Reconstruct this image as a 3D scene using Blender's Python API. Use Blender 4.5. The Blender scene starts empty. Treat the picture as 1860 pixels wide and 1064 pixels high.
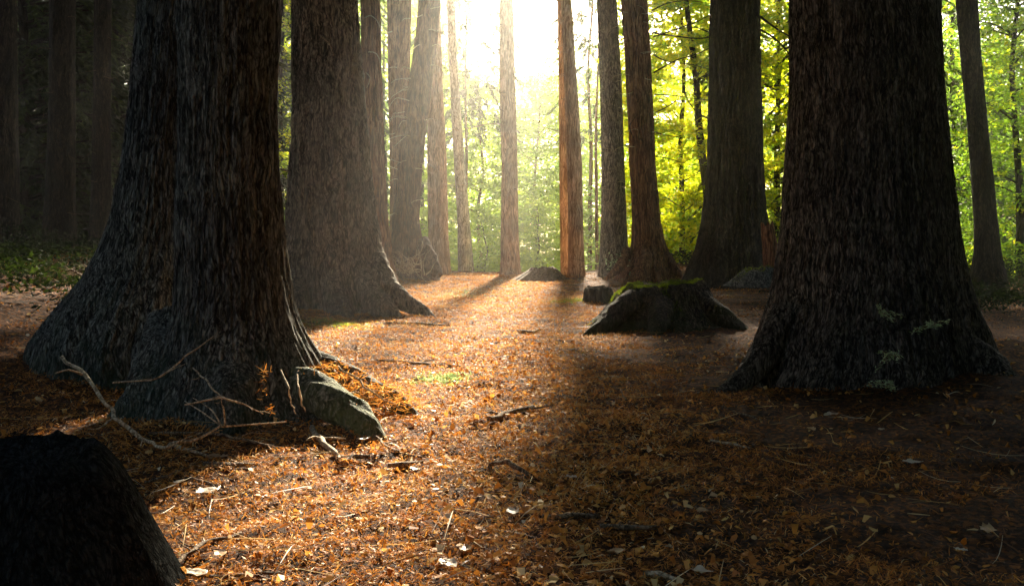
import bpy, math
import numpy as np

F, HOR, H = 1808.0, 430.0, 0.9          # focal length (photo px), horizon row, eye height
sc = bpy.context.scene
COL = sc.collection
rng = np.random.default_rng(7)
R = math.radians
SUN_EL, SUN_AZ = R(26.0), R(3.5)
S = np.array([math.sin(SUN_AZ)*math.cos(SUN_EL), math.cos(SUN_AZ)*math.cos(SUN_EL), math.sin(SUN_EL)])

# ------------------------------------------------------------------ noise
def _hash(ix, iy, iz, seed):
    h = (ix*374761393 + iy*668265263 + iz*2147483647 + seed*974711) & 0xffffffff
    h = ((h ^ (h >> 13))*1274126177) & 0xffffffff
    h = h ^ (h >> 16)
    h = (h*2246822519) & 0xffffffff
    return ((h ^ (h >> 15)) & 0xffffff)/float(0xffffff)
def noise(x, y, z=0.0, seed=0):
    x, y, z = np.broadcast_arrays(np.asarray(x, float), np.asarray(y, float), np.asarray(z, float))
    fx, fy, fz = np.floor(x), np.floor(y), np.floor(z)
    ix, iy, iz = fx.astype(np.int64), fy.astype(np.int64), fz.astype(np.int64)
    ux, uy, uz = x-fx, y-fy, z-fz
    ux, uy, uz = (u*u*(3-2*u) for u in (ux, uy, uz))
    r = 0
    for dx in (0, 1):
        for dy in (0, 1):
            for dz in (0, 1):
                w = (ux if dx else 1-ux)*(uy if dy else 1-uy)*(uz if dz else 1-uz)
                r = r + w*_hash(ix+dx, iy+dy, iz+dz, seed)
    return r*2-1
def fbm(x, y, z=0.0, o=4, seed=0):
    r, a = 0, 0.5
    for k in range(o):
        r = r + a*noise(x, y, z, seed+k*17); x = x*2.03; y = y*2.03; z = np.asarray(z)*2.03; a *= 0.5
    return r
def ss(t):
    t = np.clip(t, 0, 1); return t*t*(3-2*t)

# ------------------------------------------------------------------ ground height
def gz(x, y):
    x = np.asarray(x, float); y = np.asarray(y, float)
    z = 0.62*ss((-x-1.5)/4.2)*ss((y-1.0)/3.5)
    z = z + 0.10*fbm(x*0.45, y*0.45, 3.1, 3, 5)*ss((np.abs(x)+0.4)/2)
    z = z + 0.035*fbm(x*1.9, y*1.9, 0.4, 3, 9)
    z = z + 0.034*fbm(x*7.5, y*7.5, 0.4, 4, 29)*ss((26-y)/3)
    z = z + 0.22*np.exp(-(((x-3.2)/1.3)**2+((y-6.3)/1.2)**2))           # mound under the big right tree
    z = z + 0.10*np.exp(-(((x+1.35)/0.8)**2+((y-4.5)/0.7)**2))
    z = z + 0.22*ss((x-1.6)/2.0)*ss((y-17)/5.0)
    z = z + 0.10*np.exp(-(((x-1.75)/0.9)**2+((y-10.3)/0.8)**2))
    z = z - 1.6*ss((y-25.5)/14)*ss((x+9)/6)
    return z
def W(px, py, Y):
    return np.array([(px-930)/F*Y, Y, H-(py-HOR)/F*Y])
def G(px, py, lift=0.0):
    """the point of the ground seen at a photo pixel"""
    Y = H*F/max(py-HOR, 20)
    for _ in range(25):
        X = (px-930)/F*Y
        Yn = (H-float(gz(X, Y)))*F/max(py-HOR, 20)
        Y = 0.6*Y+0.4*min(max(Yn, 1.5), 40)
    X = (px-930)/F*Y
    return np.array([X, Y, float(gz(X, Y))+lift])

# ------------------------------------------------------------------ lit patch wanted on the ground; the unseen canopy is cut open for it
LIT = [(430, 760), (340, 810), (262, 880), (325, 1010), (380, 1400), (800, 1400), (835, 1064), (880, 850), (960, 730), (1075, 620), (1100, 560),
       (1130, 530), (1100, 497), (1000, 492), (700, 492), (745, 560), (540, 566), (470, 640)]
LITG = np.array([[(px-930)/F*(H*F/(py-HOR)), H*F/(py-HOR)] for px, py in LIT])
def in_lit(P, grow=0.0):
    t = P[:, 2]/S[2]
    gx, gy = P[:, 0]-S[0]*t, P[:, 1]-S[1]*t
    gx = gx + 0.22*noise(gx*1.7, gy*1.1, 0.3, 71) + 0.12*noise(gx*5, gy*3, 0.3, 72)
    gy = gy + 0.5*noise(gx*1.3, gy*1.3, 5.3, 73)
    ins = np.zeros(len(P), bool)
    ins |= ((gx-1.35)/0.55)**2+((gy-9.3)/0.7)**2 < 1  # second cut, so sun reaches the mossy stump
    n = len(LITG)
    for i in range(n):
        x1, y1 = LITG[i]; x2, y2 = LITG[(i+1) % n]
        c = ((y1 > gy) != (y2 > gy)) & (gx < (x2-x1)*(gy-y1)/(y2-y1+1e-12)+x1)
        ins ^= c
    return ins

# ------------------------------------------------------------------ mesh helpers
def mesh_obj(name, V, Fq, mat, parent=None, tint=None, smooth=True):
    V = np.asarray(V, np.float32).reshape(-1, 3)
    me = bpy.data.meshes.new(name)
    if isinstance(Fq, np.ndarray):
        n, k = Fq.shape
        me.vertices.add(len(V)); me.vertices.foreach_set('co', V.ravel())
        me.loops.add(n*k); me.loops.foreach_set('vertex_index', Fq.astype(np.int32).ravel())
        me.polygons.add(n); me.polygons.foreach_set('loop_start', np.arange(0, n*k, k, dtype=np.int32))
        me.polygons.foreach_set('loop_total', np.full(n, k, np.int32))
        me.update(calc_edges=True)
    else:
        me.from_pydata([tuple(v) for v in V.tolist()], [], Fq)
    me.polygons.foreach_set('use_smooth', np.full(len(me.polygons), smooth, bool))
    if tint is not None:
        a = me.attributes.new('tint', 'FLOAT', 'POINT'); a.data.foreach_set('value', np.asarray(tint, np.float32))
    me.materials.append(mat)
    me.update()
    o = bpy.data.objects.new(name, me); COL.objects.link(o)
    if parent is not None:
        o.parent = parent
        o.location = -np.array(parent.location)
    return o
def tag(o, label=None, cat=None, group=None, kind=None):
    if label: o['label'] = label
    if cat: o['category'] = cat
    if group: o['group'] = group
    if kind: o['kind'] = kind
    return o
def empty(name, loc, label, cat, group=None):
    o = bpy.data.objects.new(name, None); COL.objects.link(o); o.location = [float(v) for v in loc]
    o.empty_display_size = 0.1
    return tag(o, label, cat, group)
def norm(v):
    return v/(np.linalg.norm(v, axis=-1, keepdims=True)+1e-12)
def leaves(C, D, N, L, Wd, tint, fold=0.2):
    """rhombic leaf faces"""
    D = norm(D); Sd = norm(np.cross(D, N)); N2 = np.cross(Sd, D)
    L = np.broadcast_to(L, (len(C),))[:, None]; Wd = np.broadcast_to(Wd, (len(C),))[:, None]
    V = np.stack([C-D*L/2, C+Sd*Wd/2-D*L*0.08+N2*Wd*fold, C+D*L/2, C-Sd*Wd/2-D*L*0.08+N2*Wd*fold], 1)
    n = len(C)
    return V.reshape(-1, 3), np.arange(n*4).reshape(n, 4), np.repeat(tint, 4)
def strips(C, D, N, L, Wd, bend, tint, seg=2):
    """bent slivers of seg quads"""
    D = norm(D); Sd = norm(np.cross(D, N)); N2 = np.cross(Sd, D)
    n = len(C); Vs = []
    L = L[:, None]; Wd = Wd[:, None]; bend = bend[:, None]
    for k in range(seg+1):
        u = k/seg-0.5
        w = Wd*(1.0-abs(u)*1.1)
        c = C+D*L*u+N2*L*bend*(0.25-u*u)
        Vs += [c-Sd*w/2, c+Sd*w/2]
    V = np.stack(Vs, 1)
    b = np.arange(n)[:, None]*(2*(seg+1))
    Fs = np.stack([b[:, 0]+np.array([2*k, 2*k+1, 2*k+3, 2*k+2])[:, None] for k in range(seg)], 0).transpose(2, 0, 1).reshape(-1, 4)
    return V.reshape(-1, 3), Fs, np.repeat(tint, 2*(seg+1))
def tube(pts, rad, n=6, wob=0.0, seed=0, res=None):
    """tube along a smoothed polyline; returns V, F(list)"""
    pts = np.asarray(pts, float); rad = np.asarray(rad, float)
    m = res or max(8, 5*(len(pts)-1))
    t = np.linspace(0, len(pts)-1, m+1)
    P = np.zeros((m+1, 3)); 
    for i, tt in enumerate(t):
        k = min(int(tt), len(pts)-2); u = tt-k
        p0, p1, p2, p3 = pts[max(k-1, 0)], pts[k], pts[k+1], pts[min(k+2, len(pts)-1)]
        P[i] = 0.5*((2*p1)+(-p0+p2)*u+(2*p0-5*p1+4*p2-p3)*u*u+(-p0+3*p1-3*p2+p3)*u**3)
    r = np.interp(t, np.linspace(0, len(pts)-1, len(rad)), rad)
    T = norm(np.gradient(P, axis=0))
    up = np.array([0.13, 0.21, 0.97]); A = norm(np.cross(T, up)+1e-6); B = np.cross(A, T)
    th = np.arange(n)/n*2*math.pi
    rr = r[:, None]*np.ones(n)
    if wob: rr = rr*(1+wob*fbm(P[:, :1]*9+np.cos(th)*1.7+seed, P[:, 1:2]*9+np.sin(th)*1.7, P[:, 2:]*9, 3, seed))
    V = P[:, None, :]+rr[..., None]*(np.cos(th)[None, :, None]*A[:, None, :]+np.sin(th)[None, :, None]*B[:, None, :])
    V = V.reshape(-1, 3)
    i = np.arange(m)[:, None]*n; j = np.arange(n)[None, :]; j2 = (j+1) % n
    Q = np.stack([i+j, i+j2, i+n+j2, i+n+j], -1).reshape(-1, 4)
    e = len(V)
    V = np.vstack([V, P[:1], P[-1:]])
    c0 = np.stack([np.full(n, e), (np.arange(n)+1) % n, np.arange(n), np.arange(n)], -1)[:, :3]
    c1 = np.stack([np.full(n, e+1), m*n+np.arange(n), m*n+(np.arange(n)+1) % n], -1)
    return V, [list(q) for q in Q.tolist()]+[list(q) for q in c0.tolist()]+[list(q) for q in c1.tolist()]
def join(parts):
    V, Fs, o = [], [], 0
    for v, f in parts:
        V.append(v); Fs += [[i+o for i in q] for q in f]; o += len(v)
    return np.vstack(V), Fs

# ------------------------------------------------------------------ materials
def new_mat(name):
    m = bpy.data.materials.new(name); m.use_nodes = True
    nt = m.node_tree; nt.nodes.clear()
    return m, nt, nt.nodes, nt.links
def nd(ns, t, **kw):
    n = ns.new(t)
    for k, v in kw.items():
        if k.startswith('i_'): n.inputs[k[2:].replace('_', ' ')].default_value = v
        else: setattr(n, k, v)
    return n
def ramp(ns, stops):
    r = ns.new('ShaderNodeValToRGB'); e = r.color_ramp.elements
    while len(e) < len(stops): e.new(0.5)
    for k, (p, c) in enumerate(stops):
        e[k].position = p; e[k].color = (c[0], c[1], c[2], 1)
    return r
def bark_mat(name, c_dark, c_mid, c_light, scale=1.0, moss=0.0, mossc=(0.05, 0.075, 0.02), zst=0.24, bump=0.03, rough=0.9, mossz=0.9):
    m, nt, ns, ln = new_mat(name)
    out = ns.new('ShaderNodeOutputMaterial'); b = nd(ns, 'ShaderNodeBsdfPrincipled', i_Roughness=rough)
    b.inputs['Specular IOR Level'].default_value = 0.25
    ge = ns.new('ShaderNodeNewGeometry')
    wn = nd(ns, 'ShaderNodeTexNoise', i_Scale=3.0*scale, i_Detail=3.0)
    ln.new(ge.outputs['Position'], wn.inputs['Vector'])
    ad = nd(ns, 'ShaderNodeVectorMath', operation='MULTIPLY_ADD'); ad.inputs[1].default_value = (0.12/scale, 0.12/scale, 0.3/scale)
    ln.new(wn.outputs['Color'], ad.inputs[0]); ln.new(ge.outputs['Position'], ad.inputs[2])
    mp = ns.new('ShaderNodeMapping'); mp.inputs['Scale'].default_value = (scale, scale, scale*zst)
    ln.new(ad.outputs[0], mp.inputs['Vector'])
    vo = nd(ns, 'ShaderNodeTexVoronoi', feature='DISTANCE_TO_EDGE', i_Scale=44.0)
    wd = nd(ns, 'ShaderNodeTexNoise', i_Scale=34.0, i_Detail=4.0, i_Roughness=0.7); ln.new(mp.outputs[0], wd.inputs['Vector'])
    ad2 = nd(ns, 'ShaderNodeVectorMath', operation='MULTIPLY_ADD'); ad2.inputs[1].default_value = (0.05, 0.05, 0.05)
    ln.new(wd.outputs['Color'], ad2.inputs[0]); ln.new(mp.outputs[0], ad2.inputs[2]); ln.new(ad2.outputs[0], vo.inputs['Vector'])
    n1 = nd(ns, 'ShaderNodeTexNoise', i_Scale=30.0, i_Detail=6.0, i_Roughness=0.65); ln.new(mp.outputs[0], n1.inputs['Vector'])
    mp2 = ns.new('ShaderNodeMapping'); mp2.inputs['Scale'].default_value = (scale, scale, scale*0.5)
    ln.new(ge.outputs['Position'], mp2.inputs['Vector'])
    n2 = nd(ns, 'ShaderNodeTexNoise', i_Scale=70.0, i_Detail=5.0, i_Roughness=0.7); ln.new(mp2.outputs[0], n2.inputs['Vector'])
    n3 = nd(ns, 'ShaderNodeTexNoise', i_Scale=1.6, i_Detail=3.0); ln.new(ge.outputs['Position'], n3.inputs['Vector'])
    mr = nd(ns, 'ShaderNodeMapRange'); mr.inputs['From Max'].default_value = 0.30; ln.new(vo.outputs['Distance'], mr.inputs['Value'])
    a1 = nd(ns, 'ShaderNodeMath', operation='MULTIPLY_ADD'); a1.inputs[1].default_value = 0.30
    ln.new(mr.outputs[0], a1.inputs[0])
    a0 = nd(ns, 'ShaderNodeMath', operation='MULTIPLY'); a0.inputs[1].default_value = 0.85; ln.new(n1.outputs['Fac'], a0.inputs[0]); ln.new(a0.outputs[0], a1.inputs[2])
    a2 = nd(ns, 'ShaderNodeMath', operation='MULTIPLY_ADD'); a2.inputs[1].default_value = 0.25
    ln.new(n2.outputs['Fac'], a2.inputs[0]); ln.new(a1.outputs[0], a2.inputs[2])
    mpf = ns.new('ShaderNodeMapping'); mpf.inputs['Scale'].default_value = (scale, scale, scale*max(0.07, zst*0.55))
    ln.new(ad.outputs[0], mpf.inputs['Vector'])
    nf = nd(ns, 'ShaderNodeTexNoise', i_Scale=19.0, i_Detail=3.0, i_Roughness=0.55); ln.new(mpf.outputs[0], nf.inputs['Vector'])
    f1 = nd(ns, 'ShaderNodeMath', operation='SUBTRACT'); ln.new(nf.outputs['Fac'], f1.inputs[0]); f1.inputs[1].default_value = 0.5
    f2 = nd(ns, 'ShaderNodeMath', operation='ABSOLUTE'); ln.new(f1.outputs[0], f2.inputs[0])
    f3 = nd(ns, 'ShaderNodeMapRange'); f3.inputs['From Max'].default_value = 0.07; f3.inputs['To Min'].default_value = -0.20; f3.inputs['To Max'].default_value = 0.03
    ln.new(f2.outputs[0], f3.inputs['Value'])
    a3 = nd(ns, 'ShaderNodeMath', operation='ADD'); ln.new(a2.outputs[0], a3.inputs[0]); ln.new(f3.outputs[0], a3.inputs[1]); a2 = a3
    cr = ramp(ns, [(0.46, c_dark), (0.66, c_mid), (0.88, c_light)]); ln.new(a2.outputs[0], cr.inputs['Fac'])
    # broad patches
    pr = ramp(ns, [(0.35, (0.62, 0.62, 0.66)), (0.65, (1.25, 1.15, 1.05))]); ln.new(n3.outputs['Fac'], pr.inputs['Fac'])
    mx = nd(ns, 'ShaderNodeMix', data_type='RGBA', blend_type='MULTIPLY'); mx.inputs['Factor'].default_value = 0.8
    ln.new(cr.outputs[0], mx.inputs['A']); ln.new(pr.outputs[0], mx.inputs['B'])
    col = mx.outputs['Result']
    if moss > 0:
        n4 = nd(ns, 'ShaderNodeTexNoise', i_Scale=4.5, i_Detail=5.0, i_Roughness=0.7); ln.new(ge.outputs['Position'], n4.inputs['Vector'])
        sx = ns.new('ShaderNodeSeparateXYZ'); ln.new(ge.outputs['Position'], sx.inputs[0])
        zr = nd(ns, 'ShaderNodeMapRange'); zr.inputs['From Min'].default_value = mossz; zr.inputs['From Max'].default_value = -0.1
        zr.inputs['To Min'].default_value = 0.05; zr.inputs['To Max'].default_value = moss
        ln.new(sx.outputs['Z'], zr.inputs['Value'])
        mm = nd(ns, 'ShaderNodeMath', operation='ADD'); ln.new(n4.outputs['Fac'], mm.inputs[0]); ln.new(zr.outputs[0], mm.inputs[1])
        m2 = nd(ns, 'ShaderNodeMapRange'); m2.inputs['From Min'].default_value = 0.72; m2.inputs['From Max'].default_value = 1.05; m2.inputs['To Max'].default_value = 0.85
        ln.new(mm.outputs[0], m2.inputs['Value'])
        mo = nd(ns, 'ShaderNodeMix', data_type='RGBA'); ln.new(m2.outputs[0], mo.inputs['Factor'])
        ln.new(col, mo.inputs['A']); mo.inputs['B'].default_value = (*mossc, 1)
        col = mo.outputs['Result']
    ln.new(col, b.inputs['Base Color'])
    bp = nd(ns, 'ShaderNodeBump', i_Strength=1.0, i_Distance=bump); ln.new(a2.outputs[0], bp.inputs['Height']); ln.new(bp.outputs[0], b.inputs['Normal'])
    ln.new(b.outputs[0], out.inputs['Surface'])
    return m
def leaf_mat(name, stops, trans=0.5, gloss=0.12, rough=0.4, tboost=1.0):
    m, nt, ns, ln = new_mat(name)
    out = ns.new('ShaderNodeOutputMaterial')
    at = nd(ns, 'ShaderNodeAttribute', attribute_name='tint')
    cr = ramp(ns, stops); ln.new(at.outputs['Fac'], cr.inputs['Fac'])
    d = ns.new('ShaderNodeBsdfDiffuse'); t = ns.new('ShaderNodeBsdfTranslucent'); g = nd(ns, 'ShaderNodeBsdfGlossy', i_Roughness=rough)
    hs = nd(ns, 'ShaderNodeMix', data_type='RGBA', blend_type='MULTIPLY'); hs.inputs['Factor'].default_value = 1
    hs.inputs['B'].default_value = (3.3*tboost, 3.4*tboost, 1.2*tboost, 1); ln.new(cr.outputs[0], hs.inputs['A'])
    ln.new(cr.outputs[0], d.inputs['Color']); ln.new(hs.outputs['Result'], t.inputs['Color'])
    m1 = nd(ns, 'ShaderNodeMixShader', i_Fac=trans); ln.new(d.outputs[0], m1.inputs[1]); ln.new(t.outputs[0], m1.inputs[2])
    m2 = nd(ns, 'ShaderNodeMixShader', i_Fac=gloss); ln.new(m1.outputs[0], m2.inputs[1]); ln.new(g.outputs[0], m2.inputs[2])
    ln.new(m2.outputs[0], out.inputs['Surface'])
    return m
def litter_mat(name, stops, trans=0.3, gloss=0.03):
    m, nt, ns, ln = new_mat(name)
    out = ns.new('ShaderNodeOutputMaterial')
    at = nd(ns, 'ShaderNodeAttribute', attribute_name='tint')
    cr = ramp(ns, stops); ln.new(at.outputs['Fac'], cr.inputs['Fac'])
    d = ns.new('ShaderNodeBsdfDiffuse'); t = ns.new('ShaderNodeBsdfTranslucent'); g = nd(ns, 'ShaderNodeBsdfGlossy', i_Roughness=0.45)
    ln.new(cr.outputs[0], d.inputs['Color']); ln.new(cr.outputs[0], t.inputs['Color'])
    m1 = nd(ns, 'ShaderNodeMixShader', i_Fac=trans); ln.new(d.outputs[0], m1.inputs[1]); ln.new(t.outputs[0], m1.inputs[2])
    m2 = nd(ns, 'ShaderNodeMixShader', i_Fac=gloss); ln.new(m1.outputs[0], m2.inputs[1]); ln.new(g.outputs[0], m2.inputs[2])
    ln.new(m2.outputs[0], out.inputs['Surface'])
    return m
def ground_mat():
    m, nt, ns, ln = new_mat('needle_covered_soil')
    out = ns.new('ShaderNodeOutputMaterial'); b = nd(ns, 'ShaderNodeBsdfPrincipled', i_Roughness=0.95)
    b.inputs['Specular IOR Level'].default_value = 0.15
    ge = ns.new('ShaderNodeNewGeometry')
    n1 = nd(ns, 'ShaderNodeTexNoise', i_Scale=28.0, i_Detail=8.0, i_Roughness=0.75); ln.new(ge.outputs['Position'], n1.inputs['Vector'])
    n2 = nd(ns, 'ShaderNodeTexNoise', i_Scale=2.2, i_Detail=5.0, i_Roughness=0.6); ln.new(ge.outputs['Position'], n2.inputs['Vector'])
    vo = nd(ns, 'ShaderNodeTexVoronoi', i_Scale=60.0); ln.new(ge.outputs['Position'], vo.inputs['Vector'])
    cr = ramp(ns, [(0.34, (0.018, 0.010, 0.007)), (0.50, (0.075, 0.032, 0.013)), (0.64, (0.28, 0.11, 0.024)), (0.80, (0.52, 0.25, 0.07))])
    mxf = nd(ns, 'ShaderNodeMix', data_type='FLOAT'); mxf.inputs['Factor'].default_value = 0.35
    ln.new(n1.outputs['Fac'], mxf.inputs['A']); ln.new(vo.outputs['Color'], mxf.inputs['B']); ln.new(mxf.outputs['Result'], cr.inputs['Fac'])
    pr = ramp(ns, [(0.36, (0.45, 0.42, 0.42)), (0.62, (1.1, 1.0, 0.95))]); ln.new(n2.outputs['Fac'], pr.inputs['Fac'])
    mx = nd(ns, 'ShaderNodeMix', data_type='RGBA', blend_type='MULTIPLY'); mx.inputs['Factor'].default_value = 0.85
    ln.new(cr.outputs[0], mx.inputs['A']); ln.new(pr.outputs[0], mx.inputs['B']); ln.new(mx.outputs['Result'], b.inputs['Base Color'])
    bp = nd(ns, 'ShaderNodeBump', i_Strength=1.0, i_Distance=0.03); ln.new(n1.outputs['Fac'], bp.inputs['Height']); ln.new(bp.outputs[0], b.inputs['Normal'])
    ln.new(b.outputs[0], out.inputs['Surface'])
    return m

M_GREY = bark_mat('bark_grey_fissured', (0.019, 0.018, 0.015), (0.135, 0.132, 0.112), (0.36, 0.36, 0.31), 1.4, 0.45, (0.05, 0.08, 0.05), zst=0.18)
M_ROOT = bark_mat('bark_mossy_root', (0.022, 0.024, 0.018), (0.15, 0.155, 0.115), (0.42, 0.41, 0.33), 0.9, 0.5, (0.10, 0.13, 0.035), zst=0.5, bump=0.03)
M_BIG = bark_mat('bark_scaly_brown', (0.014, 0.013, 0.012), (0.12, 0.108, 0.09), (0.34, 0.31, 0.265), 1.35, 0.1, zst=0.22)
M_STUMPY = bark_mat('bark_weathered', (0.026, 0.022, 0.017), (0.19, 0.155, 0.12), (0.44, 0.38, 0.30), 0.9, 0.3)
M_RED = bark_mat('bark_red_brown', (0.07, 0.028, 0.014), (0.23, 0.10, 0.05), (0.42, 0.22, 0.12), 0.7, zst=0.06, bump=0.025)
M_REDD = bark_mat('bark_dark_red', (0.03, 0.014, 0.010), (0.12, 0.055, 0.035), (0.24, 0.14, 0.09), 0.7, zst=0.08, bump=0.025)
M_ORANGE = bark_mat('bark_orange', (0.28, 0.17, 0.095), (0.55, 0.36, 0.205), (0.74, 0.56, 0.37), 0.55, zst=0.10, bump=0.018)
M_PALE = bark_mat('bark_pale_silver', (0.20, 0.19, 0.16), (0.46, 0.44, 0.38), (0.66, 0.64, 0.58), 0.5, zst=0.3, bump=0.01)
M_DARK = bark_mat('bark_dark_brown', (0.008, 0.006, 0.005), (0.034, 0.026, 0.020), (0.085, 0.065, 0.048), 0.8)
M_MBARK = bark_mat('bark_dark_mossy', (0.012, 0.009, 0.007), (0.06, 0.046, 0.034), (0.16, 0.125, 0.09), 1.0, 0.55, (0.05, 0.065, 0.018), zst=0.2, mossz=0.5)
M_SHADE = bark_mat('wood_shade_black', (0.012, 0.013, 0.013), (0.026, 0.029, 0.029), (0.05, 0.054, 0.053), 1.6, rough=1.0)  # near-black colour stands in for deep shadow on the corner stump
for _n in M_SHADE.node_tree.nodes:
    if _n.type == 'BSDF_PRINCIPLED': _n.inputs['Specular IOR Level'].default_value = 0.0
M_TWIG = bark_mat('twig_brown', (0.06, 0.04, 0.025), (0.20, 0.14, 0.085), (0.40, 0.30, 0.20), 1.5, zst=1.0, bump=0.004)
M_TWIGP = bark_mat('twig_bleached', (0.20, 0.15, 0.09), (0.50, 0.40, 0.26), (0.72, 0.62, 0.46), 1.5, zst=1.0, bump=0.004)
M_WOOD = bark_mat('weathered_wood', (0.05, 0.035, 0.02), (0.20, 0.14, 0.09), (0.40, 0.30, 0.20), 1.2, zst=1.0, bump=0.01)
GREEN = [(0.0, (0.018, 0.032, 0.008)), (0.45, (0.06, 0.10, 0.016)), (0.8, (0.14, 0.15, 0.010)), (1.0, (0.19, 0.17, 0.012))]
M_LEAF = leaf_mat('leaf_yellow_green', GREEN, 0.68, 0.04, 0.35, 1.95)
M_LEAFC = leaf_mat('leaf_pale_green', [(0, (0.045, 0.07, 0.02)), (0.6, (0.10, 0.13, 0.035)), (1, (0.17, 0.19, 0.06))], 0.66, 0.12, 0.3, 1.8)
M_CON = leaf_mat('needle_dark_green', [(0, (0.010, 0.018, 0.008)), (0.6, (0.028, 0.045, 0.016)), (1, (0.06, 0.085, 0.02))], 0.35, 0.06, 0.45)
M_UNDER = leaf_mat('undergrowth_dark_green', [(0, (0.006, 0.010, 0.005)), (0.6, (0.016, 0.026, 0.010)), (1, (0.04, 0.055, 0.02))], 0.2, 0.015, 0.6)
M_HOLLY = leaf_mat('leaf_blue_green', [(0, (0.04, 0.07, 0.05)), (0.6, (0.10, 0.16, 0.12)), (1, (0.42, 0.52, 0.46))], 0.3, 0.15, 0.35)
M_MOSS = leaf_mat('moss_green', [(0, (0.03, 0.045, 0.008)), (0.6, (0.10, 0.13, 0.018)), (1, (0.17, 0.19, 0.03))], 0.4, 0.0, 0.5)
ORANGE = [(0.0, (0.030, 0.014, 0.008)), (0.22, (0.14, 0.055, 0.014)), (0.5, (0.56, 0.20, 0.030)), (0.80, (0.80, 0.38, 0.07)), (0.95, (0.80, 0.54, 0.20)), (1.0, (0.82, 0.70, 0.50))]
M_LIT = litter_mat('dry_needles_orange', ORANGE)
M_FALL = litter_mat('fallen_leaf_tan', [(0, (0.30, 0.14, 0.05)), (0.5, (0.55, 0.36, 0.18)), (1, (0.80, 0.70, 0.55))], 0.25, 0.1)

# ------------------------------------------------------------------ ground sheet
def axis(dense_a, dense_b, step, far_a, far_b, growth=1.25):
    mid = list(np.arange(dense_a, dense_b, step)); lo, s = [], step
    x = dense_a
    while x > far_a: s *= growth; x -= s; lo.append(max(x, far_a))
    hi, s, x = [], step, mid[-1]
    while x < far_b: s *= growth; x += s; hi.append(min(x, far_b))
    return np.array(lo[::-1]+mid+hi)
xs = axis(-4.2, 4.2, 0.036, -75, 75, 1.12)
ysl = [1.9]
while ysl[-1] < 30: ysl.append(ysl[-1]+max(0.022, 0.0075*ysl[-1]))
while ysl[-1] < 110: ysl.append(ysl[-1]*1.06)
yb = [1.9]
while yb[-1] > -24: yb.append(yb[-1]-max(0.1, 0.25*abs(1.9-yb[-1])))
ys = np.array(yb[:0:-1]+ysl)
GX, GY = np.meshgrid(xs, ys)
GZ = gz(GX, GY)
V = np.stack([GX, GY, GZ], -1).reshape(-1, 3)
nx, ny = len(xs), len(ys)
i = np.arange(ny-1)[:, None]*nx; j = np.arange(nx-1)[None, :]
Q = np.stack([i+j, i+j+1, i+nx+j+1, i+nx+j], -1).reshape(-1, 4)
tag(mesh_obj('ground', V, Q, ground_mat()), 'forest floor of brown soil and orange needles rising to a low crest', 'ground', kind='structure')

# ------------------------------------------------------------------ litter
def flat_normals(n, tilt):
    N = np.stack([rng.normal(0, tilt, n), rng.normal(0, tilt, n), np.ones(n)], -1)
    return norm(N)
def patch_tone(x, y):
    return 0.5+0.9*fbm(x*1.1, y*1.1, 8.8, 4, 41)
def scatter(n, y0, y1, pw=1.6, margin=0.4):
    """points on the ground, denser near the camera, inside a wide view wedge"""
    u = rng.random(n)
    a = 1-pw+1
    Y = (y0**a+u*(y1**a-y0**a))**(1/a) if abs(a) > 1e-6 else y0*(y1/y0)**u
    X = (rng.random(n)*2-1)*(0.53*Y+margin)
    return X, Y
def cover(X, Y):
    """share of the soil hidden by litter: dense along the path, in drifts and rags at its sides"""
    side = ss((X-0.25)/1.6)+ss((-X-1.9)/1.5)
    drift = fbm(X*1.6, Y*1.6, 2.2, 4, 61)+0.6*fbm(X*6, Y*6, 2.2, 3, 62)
    return np.clip(1.40-1.30*side+drift*1.4, 0.12, 1.0)**1.7
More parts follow.
